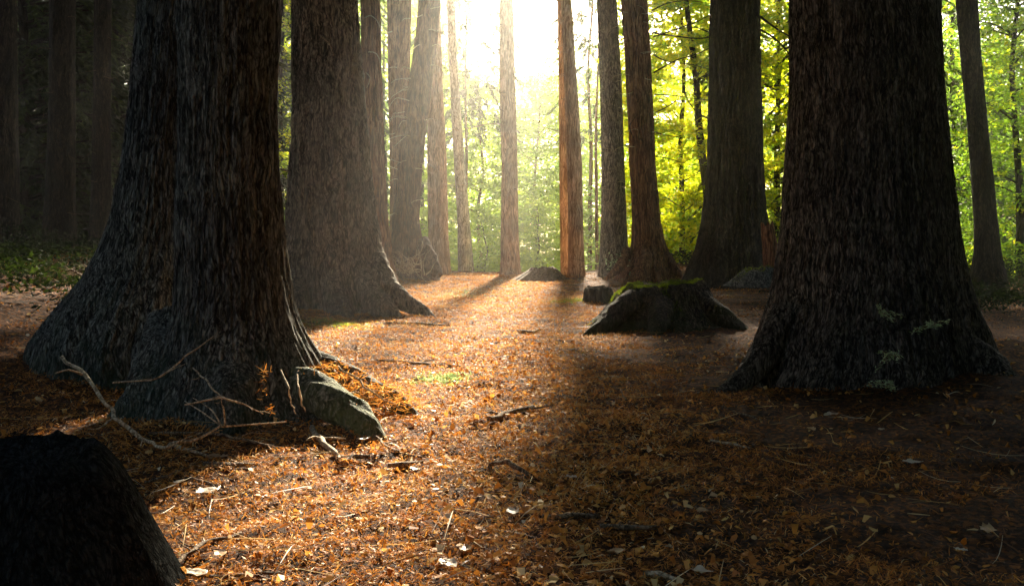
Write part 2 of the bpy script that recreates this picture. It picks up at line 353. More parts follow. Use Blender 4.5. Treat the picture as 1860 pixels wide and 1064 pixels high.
def make_litter():
    out = []
    # needle sprays: slivers in little bunches
    nb = 115000
    X, Y = scatter(nb, 1.9, 24.5, 1.15)
    k = 5
    X = np.repeat(X, k); Y = np.repeat(Y, k)
    sc_ = np.clip(0.75+Y*0.045, 0.8, 1.7)
    X = X+rng.normal(0, 0.016, len(X))*sc_; Y = Y+rng.normal(0, 0.016, len(Y))*sc_
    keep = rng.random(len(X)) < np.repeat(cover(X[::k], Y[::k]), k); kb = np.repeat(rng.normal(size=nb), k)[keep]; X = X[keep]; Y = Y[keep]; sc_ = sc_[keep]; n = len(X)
    a = rng.random(n)*2*math.pi
    el = rng.normal(0.12, 0.38, n)
    D = np.stack([np.cos(a)*np.cos(el), np.sin(a)*np.cos(el), np.sin(el)], -1)
    L = rng.uniform(0.012, 0.038, n)*sc_
    Wd = rng.uniform(0.0018, 0.0048, n)*sc_**1.5
    Z = gz(X, Y)+0.003+np.abs(np.sin(el))*L*0.45+rng.random(n)**2*0.014
    t = np.clip(0.62-0.27*ss((np.abs(X+0.6)-0.9)/1.6)+0.15*rng.normal(size=n)+0.14*kb+0.30*(patch_tone(X, Y)-0.5), 0, 0.97)  # darker away from the path: side shade put into the needle colour
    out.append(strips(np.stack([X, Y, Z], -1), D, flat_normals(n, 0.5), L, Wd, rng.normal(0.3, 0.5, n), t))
    # small scale leaves / curled flakes
    X, Y = scatter(120000, 1.9, 24.5, 1.25)
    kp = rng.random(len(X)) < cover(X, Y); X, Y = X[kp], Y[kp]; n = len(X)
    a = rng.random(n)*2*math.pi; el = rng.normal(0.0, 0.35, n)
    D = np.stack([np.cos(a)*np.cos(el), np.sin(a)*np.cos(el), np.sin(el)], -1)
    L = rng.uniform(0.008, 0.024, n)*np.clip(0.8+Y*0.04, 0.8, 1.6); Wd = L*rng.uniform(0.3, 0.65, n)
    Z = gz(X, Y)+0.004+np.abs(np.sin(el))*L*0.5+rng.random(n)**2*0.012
    t = np.clip(0.52-0.18*ss((np.abs(X+0.6)-0.9)/1.6)+0.22*rng.normal(size=n)+0.25*(patch_tone(X, Y)-0.5), 0, 0.93)  # flakes darkened at the sides too, shade put into their colour
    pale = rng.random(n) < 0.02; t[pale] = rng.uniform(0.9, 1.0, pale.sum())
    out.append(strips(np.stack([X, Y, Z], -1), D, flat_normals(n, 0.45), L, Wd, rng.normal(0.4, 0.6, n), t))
    # darker, paler broad leaves, in the foreground middle
    n = 4200
    X, Y = scatter(n, 1.9, 9.0, 1.2); X = np.where(rng.random(n) < 0.45, rng.normal(0.05, 0.35, n), X)
    a = rng.random(n)*2*math.pi; el = rng.normal(0.1, 0.35, n)
    D = np.stack([np.cos(a)*np.cos(el), np.sin(a)*np.cos(el), np.sin(el)], -1)
    L = rng.uniform(0.018, 0.04, n); Wd = L*rng.uniform(0.45, 0.75, n)
    Z = gz(X, Y)+0.010+np.abs(np.sin(el))*L*0.5
    t = np.clip(rng.uniform(0.35, 1.0, n), 0, 1)
    out.append(strips(np.stack([X, Y, Z], -1), D, flat_normals(n, 0.4), L, Wd, rng.normal(0.7, 0.8, n), t, seg=2))
    # thin twiglets
    n = 2600
    X, Y = scatter(n, 1.9, 22, 1.3)
    a = rng.random(n)*2*math.pi; el = rng.normal(0.0, 0.08, n)
    D = np.stack([np.cos(a)*np.cos(el), np.sin(a)*np.cos(el), np.sin(el)], -1)
    L = rng.uniform(0.05, 0.26, n); Wd = rng.uniform(0.0022, 0.0055, n)
    Z = gz(X, Y)+0.018+rng.random(n)*0.01
    t = np.where(rng.random(n) < 0.5, rng.uniform(0.15, 0.3, n), rng.uniform(0.9, 1.0, n))
    out.append(strips(np.stack([X, Y, Z], -1), D, flat_normals(n, 0.6), L, Wd, rng.normal(0.0, 0.25, n), t, seg=4))
    V = np.vstack([o[0] for o in out]); off = 0; Fs = []
    for o in out:
        Fs.append(o[1]+off); off += len(o[0])
    T = np.concatenate([o[2] for o in out])
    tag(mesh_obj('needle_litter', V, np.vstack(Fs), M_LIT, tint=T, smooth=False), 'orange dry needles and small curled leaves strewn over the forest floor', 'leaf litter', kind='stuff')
make_litter()

# ------------------------------------------------------------------ trunks
def trunk_mesh(prof, Y, seg, vis_rings, amp, seed, lobes=0.12, top=12.0, zmin=None, ridge=1.0, taper=0.6, topz_dense=None):
    """prof rows: (photo y, left x, right x) of the silhouette; Y depth of the axis"""
    prof = sorted(prof)
    py = np.array([p[0] for p in prof], float)
    cx = np.array([(p[1]+p[2])/2 for p in prof], float); hw = np.array([(p[2]-p[1])/2 for p in prof], float)
    ztop = H-(py[0]-HOR)/F*Y
    zb = H-(py[-1]-HOR)/F*Y
    zend = topz_dense or ztop+0.4
    zs = np.concatenate([np.linspace(zb, zend, vis_rings), np.linspace(zend, top, 26)[1:]])
    pys = HOR-(zs-H)*F/Y
    c = np.interp(pys, py, cx); h = np.interp(pys, py, hw)
    # smooth the interpolated profile
    kk = max(3, vis_rings//18) | 1
    ker = np.hanning(kk+2)[1:-1]; ker /= ker.sum()
    def sm(a): return np.convolve(np.pad(a, kk//2, mode='edge'), ker, mode='valid')
    c, h = sm(c), sm(h)
    above = np.clip((zs-zend)/(top-zend), 0, 1)
    ki = min(5, vis_rings//4)
    idx = vis_rings-1-ki
    slope = (c[idx]-c[idx-ki*2])/(zs[idx]-zs[idx-ki*2]+1e-9)
    c = np.where(zs > zend, c[vis_rings-1]+slope*0.6*(zs-zend), c)
    h = h*(1-above*(1-taper))
    X0 = (c-930)/F*Y; Rr = h/F*Y
    th = np.arange(seg)/seg*2*math.pi
    ct, st = np.cos(th)[None, :], np.sin(th)[None, :]
    z = zs[:, None]; r = Rr[:, None]*np.ones((1, seg))
    hb = 0.55*max(0.5, Rr.min()*2.2)
    k = np.exp(-np.clip(z-zb, 0, None)/hb)
    lob = fbm(ct*2.1+seed, st*2.1+seed*0.7, z*0.35, 3, seed)
    lob2 = np.abs(fbm(ct*3.6+seed*1.3, st*3.6, z*0.7, 3, seed+31))
    r = r*(1+(lobes*0.35+lobes*2.4*k)*lob-(0.10+lobes*0.9*k)*np.clip(0.16-lob2, 0, 1)*2.0)
    r0 = Rr.mean()
    fx, fy = ct*r0*11*ridge, st*r0*11*ridge
    w1 = fbm(fx*0.4+3, fy*0.4, z*1.6, 3, seed+3)
    w2 = fbm(fx*0.4-5, fy*0.4, z*1.6+9, 3, seed+5)
    nA = np.minimum(np.abs(fbm(fx+w1*1.3, fy+w2*1.3, z*0.95+w1, 3, seed+11))*6.0, 1.0)*0.8+np.minimum(np.abs(fbm(fx*2.0+w2, fy*2.0+w1, z*2.6+w1*2, 3, seed+13))*5.0, 1.0)*0.35+0.10*fbm(fx*0.5, fy*0.5, z*1.4, 2, seed+23)*4
    nB = fbm(fx*3.1+w2, fy*3.1, z*9, 3, seed+19)
    r = r+amp*(nA-0.8)+amp*0.35*nB
    Xv = X0[:, None]+r*ct; Yv = Y+r*st; Zv = z+0*r
    V = np.stack([Xv, Yv, Zv], -1).reshape(-1, 3)
    m = len(zs)
    i = np.arange(m-1)[:, None]*seg; j = np.arange(seg)[None, :]; j2 = (j+1) % seg
    Q = np.stack([i+j, i+j2, i+seg+j2, i+seg+j], -1).reshape(-1, 4)
    return V, Q, (float(X0[np.argmin(np.abs(zs-max(zb, 0)))]), float(X0[-1]), zb, Rr)
def crown_cloud(cx, cy, z0, z1, rad, n, seed, L=(0.16, 0.3), W_=0.5, carve=True, taper=True, droop=0.3, keep_out=True):
    """big drooping sprays high in a tree, cut away where they would shade the chosen lit patch"""
    r_ = np.random.default_rng(seed)
    z = r_.uniform(z0, z1, n); f = 1-((z-z0)/(z1-z0))*0.7 if taper else np.ones(n)
    a = r_.random(n)*2*math.pi; rr = np.sqrt(r_.random(n))*rad*f
    C = np.stack([cx+np.cos(a)*rr, cy+np.sin(a)*rr, z-rr*droop], -1)
    dens = fbm(C[:, 0]*0.8, C[:, 1]*0.8, C[:, 2]*1.1, 3, seed)
    keep = dens > -0.22
    if carve: keep &= ~in_lit(C)
    if keep_out:   # nothing hangs into the open view above the path
        yy = C[:, 1]; lim = H+0.262*np.clip(yy, 0, None)+0.25
        keep &= (C[:, 2] > lim)
    C = C[keep]; n = len(C)
    a = a[keep]+r_.normal(0, 0.5, n)
    D = np.stack([np.cos(a), np.sin(a), r_.normal(-0.3, 0.25, n)], -1)
    N = norm(np.stack([r_.normal(0, 0.35, n), r_.normal(0, 0.35, n), np.ones(n)], -1))
    Lg = r_.uniform(L[0], L[1], n)
    return leaves(C, D, N, Lg, Lg*W_, np.clip(0.5+0.25*r_.normal(size=n), 0, 1))
def surf_x(prof, Y, py):
    prof = sorted(prof); a = np.array(prof, float)
    return np.interp(py, a[:, 0], a[:, 1]), np.interp(py, a[:, 0], a[:, 2])
def dead_branches(parent, prof, Y, specs, mat, thick=0.006):
    """specs: (photo start x, start y, [(dx,dy),...] in photo px, optional radius, depth offset)"""
    for s in specs:
        x, y, steps = s[0], s[1], s[2]
        r = s[3] if len(s) > 3 else thick
        dy = s[4] if len(s) > 4 else -0.25
        l, rr = surf_x(prof, Y, y); hw = (rr-l)/2/F*Y
        pts = [W(x, y, Y)]; cx, cy, yy = x, y, Y
        for q, (ddx, ddy) in enumerate(steps):
            cx += ddx; cy += ddy; yy += dy
            pts.append(W(cx, cy, yy))
        V, Fs = tube(pts, np.linspace(r, r*0.35, len(pts)), 5, 0.15, int(x))
        mesh_obj('branch', V, Fs, mat, parent)
def conifer(name, label, group, profs, Y, mat, seg=96, rings=150, amp=0.012, seed=1, lobes=0.12, crown=(7, 13, 3.0, 3500), roots=(), branches=(), bmat=None, thick=0.006, top=12.5, ridge=1.0, taper=0.6, cat='tree', auto=0, rootmat=None):
    base = None; allp = []
    for q, (prof, Yq) in enumerate(profs):
        V, Q, inf = trunk_mesh(prof, Yq, seg, rings, amp, seed+q*5, lobes, top, ridge=ridge, taper=taper)
        allp.append((V, Q, inf))
    bx = allp[-1][2][0]
    base = empty(name, (bx, profs[-1][1], float(gz(bx, profs[-1][1]))), label, cat, group)
    for V, Q, inf in allp: mesh_obj('trunk', V, Q, mat, base)
    if crown:
        z0, z1, rad, n = crown[:4]
        cxx = allp[-1][2][1]
        V, Q, T = crown_cloud(cxx, profs[-1][1], z0, z1, rad, n, seed+100)
        if len(V): mesh_obj('crown', V, Q, M_CON, base, tint=T, smooth=False)
    for qi, rt in enumerate(roots):
        pts, rad = rt[0], rt[1]
        P = [np.array(p, float) for p in pts]
        V, Fs = tube(P, rad, 40, 0.3, seed+3, res=90)
        mesh_obj('root', V, Fs, (rootmat if qi == 0 and rootmat else mat), base)
    prof, Yq = profs[-1]
    r_ = np.random.default_rng(seed+900)
    specs = list(branches)
    for k in range(auto):
        py = r_.uniform(5, 400); l, rr = surf_x(prof, Yq, py)
        side = r_.choice([-1, 1]); x = (l if side < 0 else rr)+(-side)*r_.uniform(0, 0.45)*(rr-l)
        st = [(side*r_.uniform(6, 16), r_.uniform(-5, 6)), (side*r_.uniform(6, 20), r_.uniform(-4, 12)), (side*r_.uniform(2, 14), r_.uniform(0, 16))]
        specs.append((x, py, st, thick*r_.uniform(0.6, 1.1), r_.uniform(-0.3, 0.1)))
    # start on the near surface of the trunk
    for s in specs:
        bm = M_DARK if (name == 'flared_conifer' and len(s) > 3 and s[3] >= 0.012) else (bmat or M_TWIG)
        l, rr = surf_x(prof, Yq, s[1]); hw = max((rr-l)/2, 1.0); off = np.clip((s[0]-(l+rr)/2)/hw, -1, 1)
        front = Yq-math.sqrt(max(0, 1-off*off))*hw/F*Yq*0.85
        dead_branches(base, prof, front, [s], bm, thick)
    return base
def groundroot(pix, rads, lift=0.0):
    """root lying on the ground through photo pixels"""
    return ([G(px, py, -r*0.25+lift) for (px, py), r in zip(pix, rads)], rads)

# --- near left: twin stemmed tree
L1 = [(-20, 257, 372), (60, 249, 368), (120, 244, 366), (200, 237, 362), (300, 224, 360), (400, 204, 364), (450, 186, 370), (500, 160, 380), (540, 128, 390), (580, 96, 400), (620, 66, 410), (680, 50, 420), (760, 40, 430)]
L2 = [(-20, 322, 512), (100, 326, 505), (200, 328, 500), (300, 325, 503), (400, 320, 512), (500, 322, 524), (560, 318, 534), (600, 312, 550), (640, 300, 574), (680, 284, 600), (740, 256, 632), (800, 225, 662), (850, 200, 690)]
tw = conifer('twin_stem_conifer', 'huge dark conifer at near left with two fused stems and a spreading moss-tinged base', None,
    [(L1, 6.2), (L2, 4.9)], 5, M_GREY, seg=420, rings=460, amp=0.014, seed=21, lobes=0.11, crown=(5.5, 12.5, 4.6, 13000), top=12.5, ridge=2.1,
    roots=[([W(500, 680, 4.9), W(554, 702, 4.66), W(598, 728, 4.50), W(636, 754, 4.40), W(668, 780, 4.32), W(700, 816, 4.28)], [0.105, 0.092, 0.084, 0.077, 0.062, 0.025]),
           ([W(500, 650, 5.1), W(580, 672, 5.0), W(660, 704, 4.95), W(720, 736, 4.9), W(775, 775, 4.9)], [0.12, 0.09, 0.07, 0.055, 0.02]),
           ([W(430, 600, 4.95), W(425, 720, 4.6), W(405, 800, 4.4), W(380, 870, 4.3)], [0.2, 0.17, 0.12, 0.06]),
           ([W(340, 600, 5.1), W(285, 720, 4.8), W(225, 800, 4.65), W(150, 880, 4.6)], [0.2, 0.16, 0.12, 0.06])], rootmat=M_ROOT)
# --- second tree on the left
T2 = [(-20, 530, 648), (100, 530, 655), (200, 530, 664), (300, 527, 672), (400, 520, 684), (450, 517, 696), (500, 515, 712), (540, 510, 726), (575, 504, 738), (620, 495, 750)]
conifer('old_conifer', 'thick grey-brown conifer left of the path with knobbly root buttresses reaching the lit needles', None,
    [(T2, 11.6)], 5, M_STUMPY, seg=300, rings=360, amp=0.030, seed=33, lobes=0.18, crown=(4.2, 13, 4.4, 20000), ridge=0.8,
    roots=[([W(680, 470, 11.4), W(700, 515, 11.2), W(732, 545, 11.05), W(768, 566, 11.0), W(800, 590, 11.0)], [0.12, 0.13, 0.11, 0.07, 0.02]),
           ([W(650, 490, 11.3), W(675, 538, 11.0), W(702, 566, 10.8), W(735, 598, 10.75)], [0.13, 0.15, 0.13, 0.04]),
           ([W(605, 470, 11.2), W(612, 540, 10.95), W(622, 575, 10.75), W(632, 605, 10.6)], [0.12, 0.14, 0.13, 0.05]),
           ([W(540, 500, 11.3), W(540, 550, 11.0), W(535, 585, 10.9)], [0.12, 0.14, 0.08])],
    branches=[(580, 65, [(8, 5), (12, 12), (6, 20)], 0.02, -0.1), (535, 318, [(-14, -8), (-12, -2)], 0.018, 0.0), (540, 310, [(8, 8), (6, 20), (2, 30)], 0.01, -0.05)], bmat=M_TWIG)
T3 = [(-20, 655, 690), (200, 658, 695), (400, 664, 705), (480, 664, 714), (520, 655, 725)]
conifer('slender_conifer', 'dark reddish trunk half hidden behind the thick grey-brown tree left of the path', None, [(T3, 17.5)], 17.5, M_RED, seg=110, rings=160, amp=0.015, seed=41,
    crown=(8.5, 13, 2.8, 3500), bmat=M_TWIGP, thick=0.011,
    branches=[(660, 35, [(12, -6), (12, 8), (6, 14)], 0.012, -.2), (668, 95, [(14, 2), (8, 14), (4, 30)], 0.012, -.2), (662, 130, [(10, 12), (-6, 18)], 0.01, -.2)])
T4 = [(-20, 703, 748), (150, 705, 744), (300, 709, 740), (420, 708, 742), (500, 704, 748)]
conifer('slender_conifer', 'straight reddish trunk seen just left of the leaning trunk and behind its twigs', None, [(T4, 23.5)], 23.5, M_RED, seg=90, rings=150, amp=0.018, seed=47,
    crown=(10, 13.5, 2.5, 3000), auto=9, bmat=M_TWIGP, thick=0.012)
T5 = [(-20, 761, 801), (60, 755, 796), (120, 747, 788), (200, 735, 778), (300, 722, 767), (400, 713, 762), (450, 710, 770), (480, 706, 785), (505, 700, 802), (540, 690, 815)]
conifer('leaning_conifer', 'red-brown trunk leaning to the right above dead twigs at the left edge of the clearing', None, [(T5, 20.0)], 20, M_REDD, seg=150, rings=240, amp=0.018, seed=52, lobes=0.16,
    crown=(9.5, 13.5, 2.6, 3500), auto=26, bmat=M_TWIGP, thick=0.011,
    roots=[([W(765, 440, 20.0), W(780, 475, 19.7), W(797, 500, 19.4)], [0.18, 0.17, 0.08]), ([W(722, 460, 19.8), W(716, 485, 19.5), W(700, 505, 19.3)], [0.14, 0.14, 0.05])])
T6 = [(-20, 775, 800), (150, 777, 804), (300, 776, 812), (430, 778, 815), (490, 774, 820), (520, 770, 826)]
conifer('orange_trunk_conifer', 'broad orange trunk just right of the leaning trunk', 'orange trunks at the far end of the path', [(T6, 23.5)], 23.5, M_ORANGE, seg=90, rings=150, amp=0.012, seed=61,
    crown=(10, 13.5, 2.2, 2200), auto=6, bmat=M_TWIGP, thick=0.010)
T7 = [(-20, 810, 827), (100, 814, 830), (200, 819, 837), (300, 825, 845), (400, 831, 853), (490, 832, 861), (530, 830, 866)]
conifer('silver_trunk_tree', 'pale silvery trunk leaning left in the haze beyond the path', None, [(T7, 27)], 27, M_PALE, seg=70, rings=120, amp=0.006, seed=66, crown=(11, 13.8, 1.8, 1500), auto=3, thick=0.010)
T8 = [(-20, 907, 931), (60, 907, 934), (150, 907, 936), (300, 911, 940), (400, 910, 941), (480, 909, 944), (520, 905, 950)]
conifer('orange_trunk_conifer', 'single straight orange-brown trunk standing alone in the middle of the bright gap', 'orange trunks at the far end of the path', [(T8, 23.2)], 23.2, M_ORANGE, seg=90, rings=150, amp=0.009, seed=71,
    crown=(10.5, 13.8, 2.0, 1800), auto=14, thick=0.009)
T9a = [(-20, 1012, 1028), (200, 1015, 1033), (400, 1017, 1036), (490, 1018, 1038), (520, 1016, 1040)]
T9b = [(-20, 1018, 1037), (100, 1023, 1045), (200, 1027, 1052), (300, 1030, 1057), (400, 1032, 1059), (480, 1032, 1062), (520, 1028, 1066)]
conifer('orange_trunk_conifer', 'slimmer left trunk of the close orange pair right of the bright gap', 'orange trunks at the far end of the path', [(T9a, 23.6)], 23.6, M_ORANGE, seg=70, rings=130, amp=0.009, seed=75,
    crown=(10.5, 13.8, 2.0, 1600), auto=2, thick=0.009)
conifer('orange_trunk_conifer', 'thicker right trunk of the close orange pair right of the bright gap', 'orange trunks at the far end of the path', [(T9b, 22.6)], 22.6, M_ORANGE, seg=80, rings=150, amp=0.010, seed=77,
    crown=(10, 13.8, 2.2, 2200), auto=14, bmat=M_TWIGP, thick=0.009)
T10 = [(-20, 1083, 1119), (100, 1087, 1126), (200, 1090, 1131), (300, 1092, 1134), (400, 1092, 1138), (470, 1088, 1142), (520, 1084, 1150)]
conifer('grey_brown_conifer', 'smooth grey-brown trunk between the orange pair and the flared dark trunk', None, [(T10, 21.8)], 21.8, M_STUMPY, seg=110, rings=170, amp=0.011, seed=81,
    crown=(6.4, 13.5, 3.0, 10000), auto=18, bmat=M_TWIGP, thick=0.008)
T11 = [(-20, 1127, 1174), (100, 1135, 1181), (200, 1140, 1186), (300, 1143, 1190), (400, 1148, 1199), (440, 1147, 1208), (470, 1138, 1220), (500, 1118, 1238), (540, 1100, 1260)]
conifer('flared_conifer', 'brown trunk with fluted sides and a wide flared base behind the mossy stump', None, [(T11, 19.5)], 19.5, M_RED, seg=180, rings=240, amp=0.02, seed=86, lobes=0.2,
    crown=(6.0, 13.4, 3.4, 20000), auto=20, bmat=M_TWIGP, thick=0.008,
    roots=[([W(1140, 455, 19.3), W(1125, 485, 19.0), W(1104, 503, 18.8)], [0.10, 0.09, 0.04]), ([W(1200, 450, 19.4), W(1218, 478, 19.2), W(1238, 502, 19.0)], [0.10, 0.10, 0.04]),
           ([W(1170, 460, 19.0), W(1168, 490, 18.7), W(1160, 508, 18.5)], [0.15, 0.15, 0.06])],
    branches=[(1185, 60, [(40, 6), (50, 4), (60, -12)], 0.022, 0.3), (1186, 68, [(35, -12), (45, -16), (40, -22)], 0.016, 0.3), (1188, 132, [(40, -22), (40, -12), (45, -24)], 0.018, 0.4),
              (1190, 172, [(35, 2), (40, 6), (50, 4)], 0.014, 0.3), (1192, 242, [(30, 6), (35, 4)], 0.012, 0.2), (1184, 20, [(30, -14), (40, -4), (50, 8)], 0.013, .3), (1187, 100, [(25, 12), (45, 6), (50, 14)], 0.014, .3), (1190, 205, [(30, -16), (35, -30), (20, -40)], 0.014, .3), (1192, 285, [(25, 4), (35, 10), (30, 2)], 0.012, .3), (1150, 250, [(-6, -20), (12, -20)], 0.012, -.2)])
T12 = [(-20, 1290, 1380), (100, 1289, 1380), (200, 1287, 1383), (300, 1285, 1386), (350, 1281, 1388), (400, 1275, 1392), (450, 1264, 1402), (490, 1248, 1415), (530, 1235, 1430)]
conifer('black_barked_conifer', 'broad almost black trunk behind and right of the mossy stump', None, [(T12, 17.8)], 17.8, M_DARK, seg=200, rings=240, amp=0.03, seed=92, lobes=0.15,
    crown=(5.6, 13.4, 4.6, 30000), bmat=M_DARK, thick=0.012,
    branches=[(1380, 30, [(30, 22), (30, 18), (20, 10)], 0.022, 0.2), (1382, 55, [(26, 16), (24, 26), (20, 40)], 0.022, 0.2), (1383, 160, [(30, -4), (40, 2)], 0.016, 0.2), (1290, 60, [(-30, -10), (-35, 5)], 0.014, .3),
              (1286, 215, [(-20, -10), (-20, -30), (-8, -40)], 0.02, .3)])
T13 = [(-20, 1441, 1697), (100, 1440, 1702), (200, 1438, 1708), (300, 1432, 1717), (400, 1425, 1730), (460, 1416, 1740), (500, 1410, 1748), (540, 1402, 1758), (580, 1390, 1770), (630, 1371, 1786), (680, 1350, 1800), (740, 1332, 1816)]
conifer('big_scaly_conifer', 'massive dark scaly-barked trunk filling the right side of the view', None, [(T13, 6.2)], 6.2, M_BIG, seg=560, rings=480, amp=0.013, seed=101, lobes=0.10,
    crown=(3.2, 12.5, 5.0, 30000), top=12.5, ridge=2.4, bmat=M_TWIGP,
    roots=[([W(1425, 570, 6.0), W(1385, 650, 5.9), W(1335, 702, 5.8), W(1270, 742, 5.75)], [0.10, 0.09, 0.055, 0.02]),
           ([W(1700, 600, 5.9), W(1790, 680, 5.7), W(1850, 730, 5.6), W(1930, 790, 5.6)], [0.16, 0.14, 0.09, 0.04])],
    branches=[(1605, 176, [(10, -2), (14, 0), (8, 2)], 0.006, -.03), (1612, 165, [(12, -6), (14, -2)], 0.005, -.03)])
T14 = [(-20, 1690, 1704), (200, 1700, 1716), (300, 1704, 1722), (440, 1710, 1734), (520, 1712, 1742)]
conifer('slim_conifer', 'slim brown trunk showing at the right edge of the massive scaly trunk', None, [(T14, 13.5)], 13.5, M_RED, seg=70, rings=110, amp=0.008, seed=109, crown=(4.6, 12.5, 3.2, 9000))
T15 = [(-20, 1735, 1772), (100, 1746, 1780), (200, 1756, 1790), (300, 1764, 1800), (400, 1771, 1811), (460, 1771, 1818), (520, 1760, 1830), (560, 1750, 1840)]
conifer('slim_conifer', 'black slim trunk leaning left near the right edge against bright leaves', None, [(T15, 15.5)], 15.5, M_DARK, seg=90, rings=140, amp=0.010, seed=113, crown=(5, 12.8, 4.0, 10000), auto=5, bmat=M_DARK, thick=0.009)
T16 = [(-20, -25, 27), (200, -25, 30), (400, -28, 33), (500, -30, 38)]
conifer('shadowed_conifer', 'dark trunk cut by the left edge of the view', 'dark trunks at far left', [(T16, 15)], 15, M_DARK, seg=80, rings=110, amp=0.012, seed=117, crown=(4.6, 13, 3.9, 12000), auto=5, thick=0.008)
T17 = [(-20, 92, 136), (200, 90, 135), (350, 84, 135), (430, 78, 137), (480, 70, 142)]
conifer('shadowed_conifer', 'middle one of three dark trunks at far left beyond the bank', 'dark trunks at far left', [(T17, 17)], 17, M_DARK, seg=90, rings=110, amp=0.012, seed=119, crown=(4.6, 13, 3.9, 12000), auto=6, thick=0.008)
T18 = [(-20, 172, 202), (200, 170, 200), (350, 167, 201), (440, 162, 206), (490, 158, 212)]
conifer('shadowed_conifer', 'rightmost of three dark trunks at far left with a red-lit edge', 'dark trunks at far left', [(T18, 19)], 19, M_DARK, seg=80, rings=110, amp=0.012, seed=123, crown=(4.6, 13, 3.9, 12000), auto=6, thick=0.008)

# ------------------------------------------------------------------ background trees and shrubs
def spray_tree(name, label, group, px, Y, z0, z1, rad, nsp, seed, mat, kind='broad', lsize=0.11, trunk_r=0.09, tmat=M_DARK, lean=0.0, per=26, carve=True, ttop=None, tone=0.0, sy=1.0, cat='tree', shape='egg'):
    r_ = np.random.default_rng(seed)
    X0 = (px-930)/F*Y; g0 = float(gz(X0, Y))
    base = empty(name, (X0, Y, g0), label, cat, group)
    if trunk_r:
        tt = ttop or z1*0.92
        pts = [(X0, Y, g0-0.3)]
        for k in range(1, 6):
            u = k/5; pts.append((X0+lean*u*tt+r_.normal(0, 0.10)*u, Y+r_.normal(0, 0.12)*u, g0+(tt-g0)*u))
        tubes = [tube(pts, np.linspace(trunk_r, trunk_r*0.3, 6), 9, 0.2, seed, res=30)]
    P0 = np.array(pts) if trunk_r else None
    C, Dl, Nn, T, Ls = [], [], [], [], []
    if kind == 'broad' and cat == 'tree': nsp = int(nsp*1.1); per = 46
    if Y > 29: lsize *= 1.25
    for s in range(nsp):
        z = r_.uniform(z0, z1); u = (z-z0)/(z1-z0)
        f = {'egg': math.sin(math.pi*min(0.92, 0.22+0.72*u))**0.7, 'cone': (1-u)*0.95+0.12, 'col': 1.0}[shape]
        a = r_.random()*2*math.pi; rr = rad*f*math.sqrt(r_.uniform(0.05, 1))
        cx = X0+lean*(z-g0)
        c = np.array([cx+math.cos(a)*rr, Y+math.sin(a)*rr*sy, z-(0.25 if kind == 'con' else 0.08)*rr])
        if c[2] < float(gz(c[0], c[1]))+0.05: c[2] = float(gz(c[0], c[1]))+0.1
        if fbm(c[0]*0.7+seed, c[1]*0.7, c[2]*1.3, 2, 3) < (-0.14 if kind == 'broad' and tone > 0.2 else -0.24): continue
        ax = np.array([math.cos(a), math.sin(a), -0.15 if kind == 'broad' else -0.45]); ax /= np.linalg.norm(ax)
        n = norm(np.array([r_.normal(0, 0.22), r_.normal(0, 0.22), 1.0])); sd = np.cross(ax, n)
        m = per
        if kind == 'broad':
            sr = r_.uniform(0.35, 0.85)
            uu = r_.uniform(-1, 1, m); vv = r_.uniform(-1, 1, m)*(1-0.5*np.abs(uu))
            q = c+ax*(uu*sr)[:, None]+sd*(vv*sr*0.6)[:, None]+n*(r_.normal(0, 0.04, m)-0.12*uu*uu*sr)[:, None]
            d = ax*(0.6+0*uu)[:, None]+sd*(vv*1.2)[:, None]+r_.normal(0, 0.35, (m, 3))
            nn = n+r_.normal(0, 0.34, (m, 3)); L = lsize*r_.uniform(0.6, 1.25, m); wr = 0.55
        else:
            sr = r_.uniform(0.35, 0.75)
            uu = r_.uniform(0, 1, m); vv = r_.choice([-1, 1], m)*r_.uniform(0.0, 1, m)*(1-uu)*0.4
            q = c+ax*(uu*sr)[:, None]+sd*(vv*sr)[:, None]; q[:, 2] -= 0.35*uu*uu*sr+r_.random(m)*0.05
            d = ax+sd*(np.sign(vv)*0.8)[:, None]+r_.normal(0, 0.25, (m, 3)); d[:, 2] -= 0.25
            nn = n+r_.normal(0, 0.4, (m, 3)); L = lsize*1.3*r_.uniform(0.6, 1.25, m); wr = 0.28
        C.append(q); Dl.append(d); Nn.append(nn); Ls.append(np.stack([L, L*wr], -1))
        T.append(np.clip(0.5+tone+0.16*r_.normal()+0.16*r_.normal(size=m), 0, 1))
        if trunk_r and s % (26 if kind == 'broad' else 8) == 0:
            zz = max(g0+0.2, z-rr*0.35); k = np.interp(zz, P0[:, 2], np.arange(6)); kk = min(int(k), 4); p = P0[kk]+(P0[kk+1]-P0[kk])*(k-kk)
            if np.linalg.norm(c-p) < rad*1.6:
                tubes.append(tube([p, (p+c)/2+[0, 0, 0.08], c], [trunk_r*0.28, trunk_r*0.16, 0.006], 5, 0, 0, res=6))
    if trunk_r:
        V, Fs = join(tubes); mesh_obj('trunk', V, Fs, tmat, base)
    if C:
        C = np.vstack(C); Dl = np.vstack(Dl); Nn = np.vstack(Nn); Ls = np.vstack(Ls); T = np.concatenate(T)
        if carve:
            k = ~in_lit(C); C, Dl, Nn, Ls, T = C[k], Dl[k], Nn[k], Ls[k], T[k]
        V, Q, T = leaves(C, Dl, norm(Nn), Ls[:, 0], Ls[:, 1], T)
        mesh_obj('crown' if cat == 'tree' else 'foliage', V, Q, mat, base, tint=T, smooth=False)
    return base
BG = 'leafy trees beyond the trunks'
